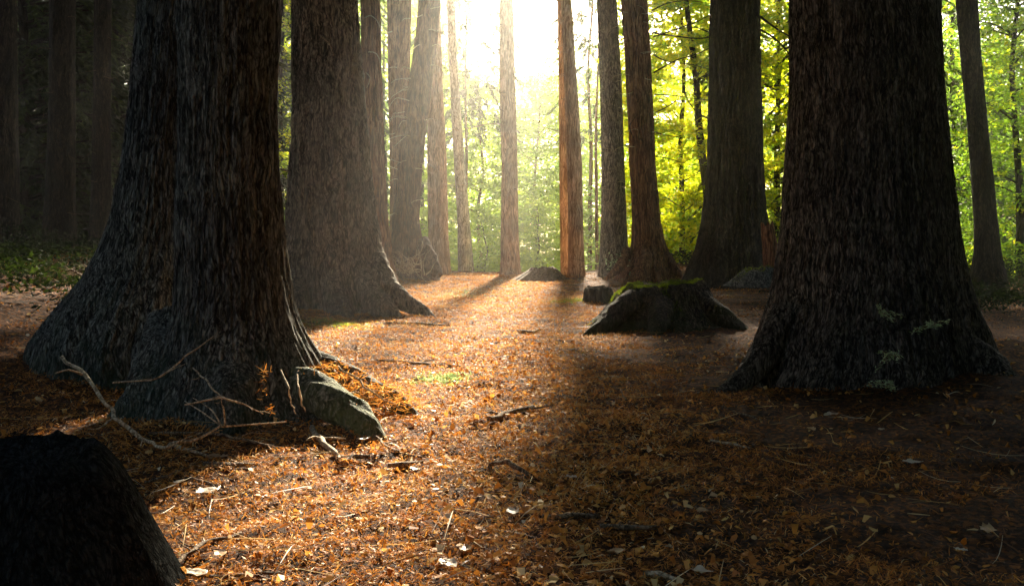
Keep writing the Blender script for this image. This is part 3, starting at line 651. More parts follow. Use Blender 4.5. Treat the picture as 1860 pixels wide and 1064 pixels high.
# centre, in the haze
spray_tree('young_beech', 'pale hazy leafy tree between the silvery trunk and the lone central trunk', BG, 872, 36, -0.8, 6.9, 2.3, 700, 201, M_LEAFC, tmat=M_RED, carve=False)
spray_tree('young_beech', 'low hazy leafy tree filling the gap right of the lone central trunk', BG, 975, 38, -0.9, 7.0, 2.4, 700, 202, M_LEAFC, tmat=M_RED, carve=False)
spray_tree('young_beech', 'leafy tree showing between the orange pair and the grey-brown trunk', BG, 1072, 34, -0.8, 12.6, 2.1, 720, 203, M_LEAFC, tmat=M_RED, tone=0.1)
spray_tree('leafy_shrub', 'glossy pale shrub at the foot of the lone central trunk on its left', 'sunlit shrubs beyond the crest', 880, 28.5, -0.5, 1.7, 1.4, 150, 204, M_LEAFC, trunk_r=0.03, carve=False, per=40, cat='shrub', lsize=0.09, tone=0.2)
spray_tree('leafy_shrub', 'glossy pale shrub between the lone central trunk and the orange pair', 'sunlit shrubs beyond the crest', 975, 28, -0.5, 1.9, 1.4, 160, 205, M_LEAFC, trunk_r=0.03, carve=False, per=40, cat='shrub', lsize=0.09, tone=0.25)
spray_tree('leafy_shrub', 'glossy pale shrub left of the silvery trunk base', 'sunlit shrubs beyond the crest', 800, 29, -0.4, 1.8, 1.3, 130, 206, M_LEAFC, trunk_r=0.03, carve=False, per=40, cat='shrub', lsize=0.09, tone=0.1)
spray_tree('young_beech', 'leafy tree glimpsed between the red trunks left of the path', BG, 700, 33, -0.3, 9.6, 2.4, 420, 207, M_LEAFC)
spray_tree('young_beech', 'bright leafy tree seen in the slit between the twin-stemmed and thick grey-brown trees', BG, 512, 25, 0.2, 8.0, 1.7, 420, 208, M_LEAF, tone=0.15)
spray_tree('young_beech', 'leafy tree in the narrow gap beside the leaning red trunk', BG, 770, 35, -0.3, 7.5, 1.6, 300, 209, M_LEAFC)
spray_tree('hanging_hemlock', 'hazy conifer with drooping sprays hanging left of the lone central trunk', None, 846, 33, 4.4, 11.0, 1.8, 170, 210, M_CON, carve=False, kind='con', tmat=M_RED, trunk_r=0.07, per=60, lsize=0.13)
spray_tree('hanging_hemlock', 'hazy conifer with drooping sprays between the orange pair and the grey-brown trunk', None, 1085, 31, 3.8, 12.5, 1.3, 130, 211, M_CON, carve=False, kind='con', tmat=M_RED, trunk_r=0.06, per=60, lsize=0.12)
# right of centre, vivid
spray_tree('young_beech', 'vivid yellow-green tree right of the flared trunk with layered leaves', BG, 1238, 25.5, 0.1, 8.6, 1.8, 980, 221, M_LEAF, tone=0.3, lsize=0.14, trunk_r=0.08)
spray_tree('young_beech', 'darker leafy tree behind the vivid yellow-green one', BG, 1215, 33, -0.6, 4.6, 2.6, 420, 222, M_LEAF, tone=-0.05)
spray_tree('leaning_sapling', 'thin dark crooked trunk leaning left before the yellow-green leaves', None, 1300, 24, 5.0, 9.0, 1.6, 160, 223, M_LEAF, trunk_r=0.13, lean=-0.11, tone=0.1, ttop=8)
spray_tree('young_beech', 'yellow-green tree filling the gap between the black and the massive scaly trunks', BG, 1412, 23.5, 0.0, 8.4, 1.6, 860, 224, M_LEAF, tone=0.25, lsize=0.14)
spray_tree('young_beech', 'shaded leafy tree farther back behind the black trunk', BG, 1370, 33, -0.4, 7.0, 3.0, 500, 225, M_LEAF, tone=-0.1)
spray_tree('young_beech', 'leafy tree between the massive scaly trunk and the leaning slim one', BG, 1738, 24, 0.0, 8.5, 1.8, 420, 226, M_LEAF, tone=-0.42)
spray_tree('young_beech', 'yellow-green tree with layered leaves at the right edge', BG, 1850, 21, 0.1, 8.0, 1.7, 520, 227, M_LEAF, tone=-0.1, lsize=0.12)
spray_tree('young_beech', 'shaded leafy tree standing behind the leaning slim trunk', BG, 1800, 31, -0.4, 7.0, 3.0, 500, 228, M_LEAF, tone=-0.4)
for lab, px, Y, rad, n in [('added shade conifer hidden behind the massive scaly trunk', 1575, 22, 1.5, 1500), ('added shade conifer hidden behind the black trunk', 1338, 24, 0.55, 500),  # first two are out of sight, added to keep sun off the right
        ('dark conifer showing between the slim leaning trunk and the massive trunk', 1752, 28, 1.5, 1100)]:
    spray_tree('dark_conifer', lab, 'dark conifers closing the view', px, Y, 0.0, 13.5 if px > 1300 else 6.0, rad, n, 270+int(px) % 50, M_CON, kind='con', per=42, lsize=0.13, shape='col')
spray_tree('dark_conifer', 'dark conifer closing the woods behind the right edge', 'dark conifers closing the view', 1640, 36, 0, 7.0, 4.2, 900, 229, M_CON, kind='con', per=40, lsize=0.16, shape='cone')
spray_tree('dark_conifer', 'dark conifer deep in the woods beyond the slim leaning trunk', 'dark conifers closing the view', 1820, 40, 0, 7.0, 4.5, 900, 230, M_CON, kind='con', per=40, lsize=0.16, shape='cone')
spray_tree('dark_conifer', 'dark conifer deep behind the vivid yellow-green leaves', 'dark conifers closing the view', 1290, 42, -1, 7.0, 4.2, 1000, 231, M_CON, kind='con', per=40, lsize=0.16, shape='cone')
# left, dark
LD = 'dark conifers in the left woods'
for k, (px, Y, rad, n, lab) in enumerate([
        (40, 22, 2.6, 2300, 'dark conifer behind the far left trunks, hanging foliage to the edge'),
        (205, 25, 2.4, 1900, 'dark conifer beside the twin-stemmed tree with bright specks in its gaps'),
        (115, 28, 3.6, 3000, 'dark conifer filling the space behind the middle far-left trunk'),
        (300, 36, 4.2, 2000, 'dark conifer far behind the twin-stemmed tree'),
        (-60, 32, 4.2, 2200, 'dark conifer deep in the woods at the left edge'),
        (598, 26, 1.25, 1300, 'added shade conifer hidden behind the thick grey-brown tree'),  # out of sight, added to block sun on the left side
        (432, 25, 1.15, 1200, 'added shade conifer hidden close behind the twin-stemmed tree'),  # likewise unseen, added as a sun blocker
        (400, 30, 2.6, 2000, 'dark conifer far behind the right stem of the twin tree')]):
    spray_tree('dark_conifer', lab, LD, px, Y, 0.4, 13.5, rad, n, 240+k, M_CON, kind='con', per=42, lsize=0.15, trunk_r=0.14, shape='col')
spray_tree('bramble_bush', 'small dark leafy bush on the bank at the left edge', None, 45, 12.5, 0.5, 1.0, 0.9, 60, 260, M_UNDER, trunk_r=0.012, cat='bush', lsize=0.05, tone=-0.15, ttop=0.8)
# the woods that close the view, one mass
def far_woods():
    r_ = np.random.default_rng(290); m = 11500; per = 20
    Y = r_.uniform(44, 60, m); px = r_.uniform(-300, 2150, m); X = (px-930)/F*Y
    side = ss(np.abs((px-962)/F*50)/4.0-0.45)
    top = (8.2+5.5*fbm(X*0.45, 0.3, 0.2, 4, 31))*(1-side)+np.where(X > 2, 9.8+2.5*fbm(X*0.5, 0.3, 0.2, 3, 32), 13.8)*side
    z = -2.0+(top+2.0)*r_.random(m)**0.85
    k = fbm(X*0.45, Y*0.3, z*0.5, 3, 33) > -0.13
    C0 = np.stack([X, Y, z], -1)[k]; m = len(C0)
    Nn = norm(np.stack([r_.normal(0, 0.3, m), r_.normal(0, 0.3, m), np.ones(m)], -1))
    C0 = np.repeat(C0, per, 0); Nn = np.repeat(Nn, per, 0); n = len(C0)
    off = r_.normal(0, 1, (n, 3))*[0.55, 0.45, 0.0]; off[:, 2] = -(Nn[:, 0]*off[:, 0]+Nn[:, 1]*off[:, 1])+r_.normal(0, 0.07, n)
    P = C0+off; P[:, 2] = np.clip(P[:, 2], -2.2, 14.1)
    D = np.stack([r_.normal(0, 1, n), r_.normal(0, 0.6, n), r_.normal(-0.1, 0.3, n)], -1)
    N = norm(Nn+r_.normal(0, 0.3, (n, 3)))
    L = r_.uniform(0.18, 0.40, n)
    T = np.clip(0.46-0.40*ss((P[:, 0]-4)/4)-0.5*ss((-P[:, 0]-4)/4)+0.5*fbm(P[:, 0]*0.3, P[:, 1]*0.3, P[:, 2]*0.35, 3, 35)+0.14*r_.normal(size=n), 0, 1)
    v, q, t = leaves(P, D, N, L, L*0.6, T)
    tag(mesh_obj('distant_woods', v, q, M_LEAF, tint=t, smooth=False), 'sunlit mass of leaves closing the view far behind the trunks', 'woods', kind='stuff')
far_woods()
def shade_ring():  # ring of loose leaves out of view, added to shut out sky light
    r_ = np.random.default_rng(291); n = 60000
    a = r_.uniform(0, 2*math.pi, n); r = r_.uniform(13, 22, n)
    x, y = np.sin(a)*r, np.cos(a)*r*0.95+3
    z = 14.2*r_.random(n)
    aa = np.degrees(np.arctan2(x, y)); gap_ = (aa > -116) & (aa < -94) & (z > 4.0)  # opening cut to let sky light onto left-facing bark
    k = ~gap_ & ~((y > 0) & (np.abs(x) < 0.62*y+2.5)) & (np.abs(x)+np.abs(y) > 9)
    P = np.stack([x, y, z], -1)[k]; P = P[~in_lit(P)]; n = len(P)
    D = r_.normal(0, 1, (n, 3)); L = r_.uniform(0.35, 0.75, n)
    v, q, t = leaves(P, D, norm(r_.normal(0, 1, (n, 3))), L, L*0.6, np.clip(0.45+0.2*r_.normal(size=n), 0, 1))
    tag(mesh_obj('shade_woods', v, q, M_CON, tint=t, smooth=False), 'unseen dark leaves added at the sides and behind the viewpoint to block sky light', 'woods', kind='stuff')
shade_ring()
# unseen conifers added around the viewpoint to cut the ambient light
for k, (x, y) in enumerate([(-1.2, -8), (3, -6), (6.5, -3), (8, 2.5), (-4, -12), (4, -12), (-9.5, 8)]):
    bx_ = empty('shade_conifer', (x, y, float(gz(x, y))), 'unseen dark conifer added near the viewpoint for shade', 'tree', 'unseen shade conifers around the viewpoint')
    V, Fs = tube([(x, y, -0.3), (x+.05, y, 5), (x, y, 12)], [0.3, 0.22, 0.08], 14, 0.1, k)
    mesh_obj('trunk', V, Fs, M_DARK, bx_)
    V, Q, T = crown_cloud(x, y, 1.6, 13.4, 4.2, 22000, 800+k, L=(0.2, 0.4), keep_out=(y > 0))
    mesh_obj('crown', V, Q, M_CON, bx_, tint=T, smooth=False)
# small plants at trunk feet
spray_tree('leafy_sprig', 'small pale-leaved plant at the foot of the orange pair', 'small plants by the trunks', 1055, 20.5, 0.15, 0.55, 0.22, 30, 261, M_HOLLY, trunk_r=0.008, cat='plant', lsize=0.06, tone=0.3, ttop=0.45, per=9)
spray_tree('leafy_sprig', 'small pale-leaved plant before the grey-brown trunk', 'small plants by the trunks', 1103, 19.5, 0.2, 0.6, 0.26, 34, 262, M_HOLLY, trunk_r=0.008, cat='plant', lsize=0.06, tone=0.3, ttop=0.5, per=9)
spray_tree('leafy_sprig', 'dark bushy plant low at the right edge under the leaning slim trunk', 'small plants by the trunks', 1735, 17, 0.1, 0.8, 0.4, 60, 263, M_LEAF, trunk_r=0.008, cat='plant', lsize=0.05, tone=0.1, ttop=0.5, per=12)

# ------------------------------------------------------------------ stumps
def stump(name, label, prof, Y, ztop, seed, mat, topmat, seg=160, rings=90, lobes=0.2, amp=0.015, jag=0.05, group=None, tilt=0.0, moss=0, hollow=0.06, roots=()):
    prof = sorted(prof)
    py = np.array([p[0] for p in prof], float); cx = np.array([(p[1]+p[2])/2 for p in prof], float); hw = np.array([(p[2]-p[1])/2 for p in prof], float)
    zb = H-(py[-1]-HOR)/F*Y
    th = np.arange(seg)/seg*2*math.pi; ct, st = np.cos(th)[None], np.sin(th)[None]
    u = np.linspace(0, 1, rings)[:, None]
    top = ztop+jag*fbm(ct*2.5+seed, st*2.5, 0.3, 4, seed)+tilt*ct
    z = zb+(top-zb)*u
    pys = HOR-(z-H)*F/Y
    c = np.interp(pys, py, cx); h = np.interp(pys, py, hw)
    r = h/F*Y
    lob = fbm(ct*2.6+seed, st*2.6, 0.0, 3, seed+1)
    r = r*(1+lob*lobes*(0.5+1.6*(1-u)**1.5))
    r = r*(1-0.12*np.clip((u-0.82)/0.18, 0, 1)**2)
    r0 = r.mean()
    r = r+amp*(1-2.4*np.abs(fbm(ct*r0*14, st*r0*14, z*2.5, 4, seed+4)))
    c0 = (np.mean(c)-930)/F*Y
    X = (c-930)/F*Y+r*ct; Yv = Y+r*st*0.9
    V = np.stack([X, Yv, z+0*r], -1).reshape(-1, 3)
    i = np.arange(rings-1)[:, None]*seg; j = np.arange(seg)[None]; j2 = (j+1) % seg
    Q = np.stack([i+j, i+j2, i+seg+j2, i+seg+j], -1).reshape(-1, 4)
    base = empty(name, (c0, Y, float(gz(c0, Y))), label, 'tree stump', group)
    mesh_obj('bark', V, Q, mat, base)
    for pts_, rd_ in roots:
        v_, f_ = tube(pts_, rd_, 20, 0.3, seed, res=40); mesh_obj('root', v_, f_, mat, base)
    # cut top
    k = 14; ring = V.reshape(rings, seg, 3)[-1]; cen = ring.mean(0)
    Vt = []
    for q in range(k):
        f = 1-q/k
        p = cen+(ring-cen)*f*0.995
        dep = hollow*(1-f)**0.5+0.02*fbm(p[:, 0]*14, p[:, 1]*14, 0.2, 3, seed)*(q > 0)
        p = p.copy(); p[:, 2] = ring[:, 2]*f+cen[2]*(1-f)-dep-(0.001 if q == 0 else 0)
        Vt.append(p)
    Vt = np.vstack(Vt+[cen[None]-[0, 0, hollow]])
    i = np.arange(k-1)[:, None]*seg
    Qt = np.stack([i+j, i+j2, i+seg+j2, i+seg+j], -1).reshape(-1, 4).tolist()
    Qt += [[(k-1)*seg+a, (k-1)*seg+(a+1) % seg, len(Vt)-1] for a in range(seg)]
    mesh_obj('cut_top', Vt, Qt, topmat, base)
    if moss:
        r_ = np.random.default_rng(seed)
        n = moss
        a = r_.integers(0, seg, n); ff = np.clip(1-np.abs(r_.normal(0, 0.28, n)), 0, 1.0); side = r_.random(n) < 0.45
        P = cen+(ring[a]-cen)*ff[:, None]; P[:, 2] = ring[a, 2]*ff+cen[2]*(1-ff)-hollow*(1-ff)**0.5
        dn = (r_.random(n)**2.2*rings*0.75).astype(int); VV = V.reshape(rings, seg, 3)
        sidep = VV[np.clip(rings-1-dn, 0, rings-1), a]
        P = np.where(side[:, None], sidep, P)
        msk = fbm(P[:, 0]*5, P[:, 1]*5, P[:, 2]*5, 3, seed+8) > np.where(side, 0.10+0.5*dn/rings-0.22*(P[:, 0] < cen[0]), -0.4)
        P = P[msk]; n = len(P)
        out_ = norm(P-(cen-[0, 0, 0.3])); P = P+out_*r_.uniform(0.0, 0.012, n)[:, None]
        D = out_+r_.normal(0, 0.7, (n, 3)); L = r_.uniform(0.010, 0.028, n)
        v, q, t = leaves(P, D, norm(r_.normal(0, 1, (n, 3))), L, L*0.4, np.clip(0.55+0.25*r_.normal(size=n), 0, 1))
        mesh_obj('moss', v, q, M_MOSS, base, tint=t, smooth=False)
    return base
stump('mossy_stump', 'wide tree stump with a bright moss rim right of the path', [(480, 1146, 1272), (505, 1134, 1280), (530, 1122, 1288), (550, 1110, 1300), (575, 1088, 1326), (595, 1060, 1352), (620, 1030, 1390)], 9.9, 0.435, 301, M_MBARK, M_WOOD, roots=[([W(1150, 545, 9.6), W(1118, 572, 9.4), W(1088, 598, 9.2), W(1050, 622, 9.1)], [0.13, 0.11, 0.07, 0.02]), ([W(1200, 555, 9.5), W(1195, 590, 9.2), W(1180, 622, 9.0)], [0.13, 0.10, 0.03]), ([W(1270, 550, 9.7), W(1305, 575, 9.5), W(1345, 600, 9.4), W(1385, 625, 9.3)], [0.14, 0.11, 0.07, 0.02])], lobes=0.2, moss=24000, jag=0.07, tilt=0.03, amp=0.022, seg=240, rings=130)
stump('small_stump', 'small dark broken stump just left of the wide mossy stump', [(515, 1064, 1108), (560, 1056, 1118)], 13.2, 0.235, 302, M_DARK, M_WOOD, seg=70, rings=40)
stump('pale_stump', 'low weathered stump with spreading roots at the far end of the path', [(480, 966, 1006), (490, 962, 1012), (500, 948, 1020), (515, 925, 1040)], 20.5, 0.27, 303, M_WOOD, M_WOOD, seg=110, rings=50, lobes=0.35, jag=0.09)
stump('shaded_stump', 'big black stump in deep shadow at the bottom left corner', [(790, -150, 172), (840, -160, 198), (900, -175, 232), (960, -190, 264), (1020, -200, 298), (1080, -210, 330)], 2.55, 0.36, 304, M_SHADE, M_SHADE, seg=220, rings=110, lobes=0.03, jag=0.05, amp=0.006)
stump('leaning_snag', 'short reddish broken snag beside the foot of the black trunk', [(405, 1382, 1404), (440, 1386, 1410), (480, 1388, 1420), (520, 1385, 1428)], 14.5, 1.08, 305, M_RED, M_WOOD, seg=60, rings=60, lobes=0.12, jag=0.12)
stump('mossy_knoll', 'low moss-edged root stump between the black trunk and the massive scaly trunk', [(478, 1365, 1398), (490, 1352, 1408), (520, 1325, 1430)], 13.2, 0.48, 306, M_GREY, M_DARK, seg=90, rings=50, lobes=0.3, jag=0.12, moss=1800, hollow=0.02)

# ------------------------------------------------------------------ fallen branches
def fallen(name, label, pts, rads, mat, cat='fallen branch', group=None, n=8, twigs=()):
    P = np.array(pts)
    base = empty(name, P.mean(0), label, cat, group) if twigs else None
    r_ = np.random.default_rng(int(abs(P[0, 0]*1000)+abs(P[0, 1]*77)))
    ln_ = np.linalg.norm(P[-1]-P[0])
    m_ = 3*(len(P)-1)+1; tt = np.linspace(0, len(P)-1, m_)
    P2 = np.stack([np.interp(tt, np.arange(len(P)), P[:, i]) for i in range(3)], -1)
    j_ = r_.normal(0, 0.012*ln_, (m_, 3)); j_[:, 2] *= 0.3; j_[0] = 0; j_[-1] *= 0.5; P2 = P2+j_
    rr_ = np.interp(tt, np.linspace(0, len(P)-1, len(rads)), rads)*r_.uniform(0.85, 1.15, m_)
    bits = [tube(P2, rr_, n, 0.35, int(abs(P[0, 0]*100)))]
    for q in range(3 if ln_ > 0.25 else 1):
        u = r_.integers(1, m_-1); d = norm(P2[min(u+1, m_-1)]-P2[u-1]); sd = np.array([-d[1], d[0], 0.0])*r_.choice([-1, 1])
        l_ = ln_*r_.uniform(0.08, 0.24); e_ = P2[u]+(d*0.7+sd)*l_+[0, 0, r_.uniform(0, 0.25)*l_]
        bits.append(tube([P2[u], (P2[u]+e_)/2+r_.normal(0, 0.08*l_, 3), e_], [rr_[u]*0.55, rr_[u]*0.2], 5, 0, 0, res=6))
    V, Fs = join(bits)
    if base is None:
        tag(mesh_obj(name, V, Fs, mat), label, cat, group)
    else:
        mesh_obj('stem', V, Fs, mat, base)
        for tp, tr in twigs:
            V, Fs = tube(np.array(tp), tr, 5, 0.1, 3); mesh_obj('twig', V, Fs, mat, base)
def gp(*pix, lift=0.012):
    return [G(x, y, lift) for x, y in pix]
FB = 'fallen branches on the needles'
fallen('fallen_branch', 'long arching bleached branch sweeping from the dark left bank up to the lit needles',
    [W(112, 648, 4.2), W(150, 680, 4.1), W(195, 735, 4.0), W(222, 762, 3.95), W(258, 800, 3.9), W(300, 812, 3.85), W(350, 800, 3.9), W(402, 774, 4.05)], [0.007, 0.008, 0.008, 0.008, 0.008, 0.007, 0.006, 0.004], M_TWIGP, group=FB,
    twigs=[([W(150, 680, 4.1), W(125, 672, 4.05), W(100, 678, 4.0)], [0.006, 0.003]), ([W(402, 774, 4.05), W(440, 772, 4.1), W(520, 766, 4.15)], [0.005, 0.003]),
           ([W(402, 774, 4.05), W(370, 750, 4.1), W(335, 728, 4.15)], [0.004, 0.002]), ([W(402, 774, 4.05), W(385, 745, 4.1), W(350, 722, 4.15)], [0.004, 0.002])])
fallen('fallen_branch', 'thin brown branch trailing across the needles below the arching one', gp((270, 792), (380, 792), (450, 805), (520, 818), (590, 826)), [0.006, 0.007, 0.005, 0.003], M_TWIG, group=FB)
fallen('fallen_branch', 'straight thin branch leading down right from the arching branch', gp((310, 812), (350, 824), (385, 836)), [0.009, 0.006, 0.004], M_TWIGP, group=FB)
fallen('fallen_stick', 'thick bleached stick with a bend lying below the mossy root', gp((567, 785), (580, 806), (605, 828), (618, 842), lift=0.02), [0.013, 0.013, 0.011, 0.006], M_TWIGP, group=FB, cat='stick')
fallen('fallen_branch', 'thin curved twig right of the bent bleached stick', gp((664, 768), (672, 792), (712, 822), (765, 836)), [0.004, 0.005, 0.006, 0.004], M_TWIG, group=FB, cat='twig')
fallen('fallen_stick', 'short brown bark strip on the lit needles at centre left', gp((706, 852), (735, 850), (768, 844)), [0.012, 0.013, 0.006], M_TWIG, group=FB, cat='stick')
fallen('fallen_stick', 'orange-tipped stick touching the lower end of the bleached one', gp((618, 846), (640, 836), (672, 834)), [0.008, 0.011, 0.006], M_TWIG, group=FB, cat='stick')
fallen('fallen_stick', 'brown stick lying at the edge of light and shade in the middle of the path', gp((888, 768), (925, 757), (968, 745), lift=0.02), [0.014, 0.015, 0.009], M_TWIG, group=FB, cat='stick')
fallen('fallen_branch', 'curved brown branch rising from the bottom edge at lower left', gp((298, 1062), (335, 1024), (372, 998), (438, 980), lift=0.02), [0.007, 0.008, 0.006, 0.004], M_TWIG, group=FB)
fallen('fallen_branch', 'long thin twig along the bottom edge below the curved brown branch', gp((340, 1050), (400, 1055), (470, 1050), (560, 1042)), [0.004, 0.005, 0.004, 0.003], M_TWIG, group=FB, cat='twig')
fallen('fallen_branch', 'dark thin branch crossing the needles beside the pale leaf at lower left', gp((335, 872), (365, 880), (400, 890), (445, 904)), [0.005, 0.006, 0.005, 0.003], M_TWIG, group=FB, cat='twig')
fallen('fallen_branch', 'two-forked twig pointing up right in the shade at lower left', gp((262, 882), (300, 872), (325, 862)), [0.004, 0.006, 0.004], M_TWIG, group=FB, cat='twig', twigs=[(gp((300, 872), (330, 858), (368, 842)), [0.004, 0.002])])
fallen('fallen_stick', 'pinkish bark-stripped stick just below the arching branch', gp((372, 848), (420, 850), (470, 850)), [0.010, 0.011, 0.006], M_TWIG, group=FB, cat='stick')
fallen('fallen_stick', 'straight branch across the lit path beside the thick grey-brown tree roots', gp((700, 588), (760, 590), (816, 594)), [0.012, 0.016, 0.012], M_WOOD, group=FB, cat='stick')
fallen('fallen_stick', 'long thin branch lying across the middle of the lit path', gp((682, 656), (740, 661), (790, 665), (835, 669)), [0.008, 0.011, 0.010, 0.006], M_TWIG, group=FB, cat='stick')
fallen('fallen_stick', 'short dark crooked stick on the lit path left of the wide stump', gp((940, 604), (965, 606), (985, 599)), [0.018, 0.020, 0.010], M_TWIG, group=FB, cat='stick')
fallen('fallen_stick', 'pale narrow stick in the shade below the wide mossy stump', gp((1088, 691), (1110, 688), (1132, 687)), [0.008, 0.010, 0.006], M_TWIGP, group=FB, cat='stick')
fallen('fallen_branch', 'thin curved twig in the shade right of the path middle', gp((1100, 702), (1125, 712), (1140, 730)), [0.004, 0.005, 0.003], M_TWIG, group=FB, cat='twig')
fallen('fallen_branch', 'long thin pale twig in the shade at lower right', gp((1290, 804), (1320, 810), (1365, 818)), [0.004, 0.006, 0.003], M_TWIGP, group=FB, cat='twig')
fallen('fallen_branch', 'fine brown twig below the massive scaly trunk', gp((1310, 742), (1350, 756), (1376, 766)), [0.004, 0.005, 0.003], M_TWIG, group=FB, cat='twig')
fallen('fallen_branch', 'long dark branch low across the shaded needles at bottom centre', gp((985, 950), (1040, 949), (1088, 948), lift=0.02), [0.009, 0.010, 0.007], M_TWIG, group=FB)
fallen('fallen_branch', 'second dark branch end just below the one at bottom centre', gp((1090, 968), (1140, 970), (1192, 969), lift=0.02), [0.008, 0.009, 0.007], M_TWIG, group=FB)
fallen('fallen_stick', 'pale curved stick end at the bottom edge right of centre', gp((1170, 1048), (1198, 1051), (1228, 1060), lift=0.012), [0.008, 0.010, 0.006], M_TWIGP, group=FB, cat='stick')
a0, a1 = G(893, 858), G(952, 872)
m_ = (a0+a1)/2
fallen('arched_root', 'dark arching root loop sticking out of the needles in the path middle', [a0-[0, 0, .03], a0+[-0.005, 0, 0.03], m_+[0, 0, 0.055], a1+[0.01, 0, 0.025], a1-[0, 0, .03]], [0.007, 0.008, 0.009, 0.007, 0.006], M_TWIG, cat='root')
fallen('fallen_branch', 'tangled dead branch leaning on the shaded left bank', [W(45, 520, 9), W(90, 505, 9), W(130, 490, 9.1), W(155, 505, 9.2)], [0.014, 0.014, 0.010, 0.006], M_TWIG, group=FB,
    twigs=[([W(90, 505, 9), W(120, 497, 8.9), W(160, 489, 8.8)], [0.009, 0.004]), ([W(70, 510, 9), W(95, 480, 9), W(125, 462, 9)], [0.007, 0.003]), ([W(60, 515, 9), W(110, 515, 8.9), W(150, 512, 8.8)], [0.007, 0.003])])
# dead twigs around the foot of the twin tree
TG = 'dead twigs leaning on the twin tree'
for lab, pts in [('dead twig curving up from the dark bank across the twin tree base', [W(205, 695, 4.1), W(280, 690, 4.05), W(340, 645, 4.15), W(395, 606, 4.3)]),
                 ('dead twig drooping over the root hollow of the twin tree', [W(335, 735, 4.0), W(400, 722, 4.0), W(450, 735, 4.0), W(478, 752, 4.0)]),
                 ('short upright dead twig at the root hollow of the twin tree', [W(408, 772, 4.05), W(406, 745, 4.05), W(402, 728, 4.05)]),
                 ('dead twig lying over the shoulder of the twin tree base', [W(350, 668, 4.2), W(375, 690, 4.1), W(395, 715, 4.05), W(412, 725, 4.0)]),
                 ('pale twig hanging beside the needles caught in the root fork', [W(510, 672, 4.2), W(524, 706, 4.1), W(530, 735, 4.1), W(538, 752, 4.1)]),
                 ('second pale twig hanging right of the caught needles', [W(540, 680, 4.2), W(543, 705, 4.1), W(550, 735, 4.1), W(555, 748, 4.1)]),
                 ('thin twig bridging from the twin tree root down to the dark root end', [W(615, 665, 4.5), W(650, 690, 4.4), W(690, 722, 4.3), W(725, 740, 4.3)])]:
    fallen('dead_twig', lab, pts, [0.0035, 0.0045, 0.0035, 0.002], M_TWIGP, cat='twig', group=TG, n=5)
# tangle of twigs at the leaning trunk's foot
def tangle(name, label, px, py, Y, w, h, n, seed, mat, rad=0.008):
    r_ = np.random.default_rng(seed); tubes = []
    for k in range(n):
        x, y = px+r_.normal(0, w*0.3), py-abs(r_.normal(0, h*0.15)); a = r_.uniform(-2.8, -0.3); pts = [W(x, y, Y)]; yy = Y
        for q in range(4):
            x += math.cos(a)*w*0.16; y += math.sin(a)*h*0.18; a += r_.normal(0, 0.7); yy += r_.normal(0, 0.08); pts.append(W(x, y, yy))
        tubes.append(tube(pts, [rad, rad*0.3], 4, 0, 0, res=9))
    V, Fs = join(tubes)
    tag(mesh_obj(name, V, Fs, mat), label, 'brush')
tangle('dead_brush', 'tangle of dead twigs at the foot of the leaning red-brown trunk', 735, 500, 18.6, 70, 70, 34, 401, M_TWIGP, 0.011)
tangle('dead_brush', 'low tangle of twigs on the dark left bank before the far trunks', 90, 520, 9.5, 150, 60, 40, 402, M_TWIG, 0.006)

# ------------------------------------------------------------------ larger fallen leaves
def leaf_obj(px, py, size, tone, label, seed, group='pale fallen leaves', Y=None):
    r_ = np.random.default_rng(seed); c = G(px, py, 0.016)
    n, m = 9, 7; a = r_.random()*6.28; V = []
    for i in range(n):
        u = i/(n-1)
        w = math.sin(math.pi*u**0.8)*0.30*(1+0.10*math.sin(i*2.9+seed))
        for j in range(m):
            v = (j/(m-1)-0.5)*2
            x, y = (u-0.5), v*w
            z = 0.12*abs(v)**1.5*w*2+0.22*(u-0.5)**2+0.04*r_.normal()*abs(v)
            V.append([(x*math.cos(a)-y*math.sin(a)), (x*math.sin(a)+y*math.cos(a)), z+0.1])
    V = np.array(V)*size+c
    Q = np.array([[i*m+j, i*m+j+1, (i+1)*m+j+1, (i+1)*m+j] for i in range(n-1) for j in range(m-1)])
    tag(mesh_obj('fallen_leaf', V, Q, M_FALL, tint=np.full(len(V), tone)), label, 'leaf', group)
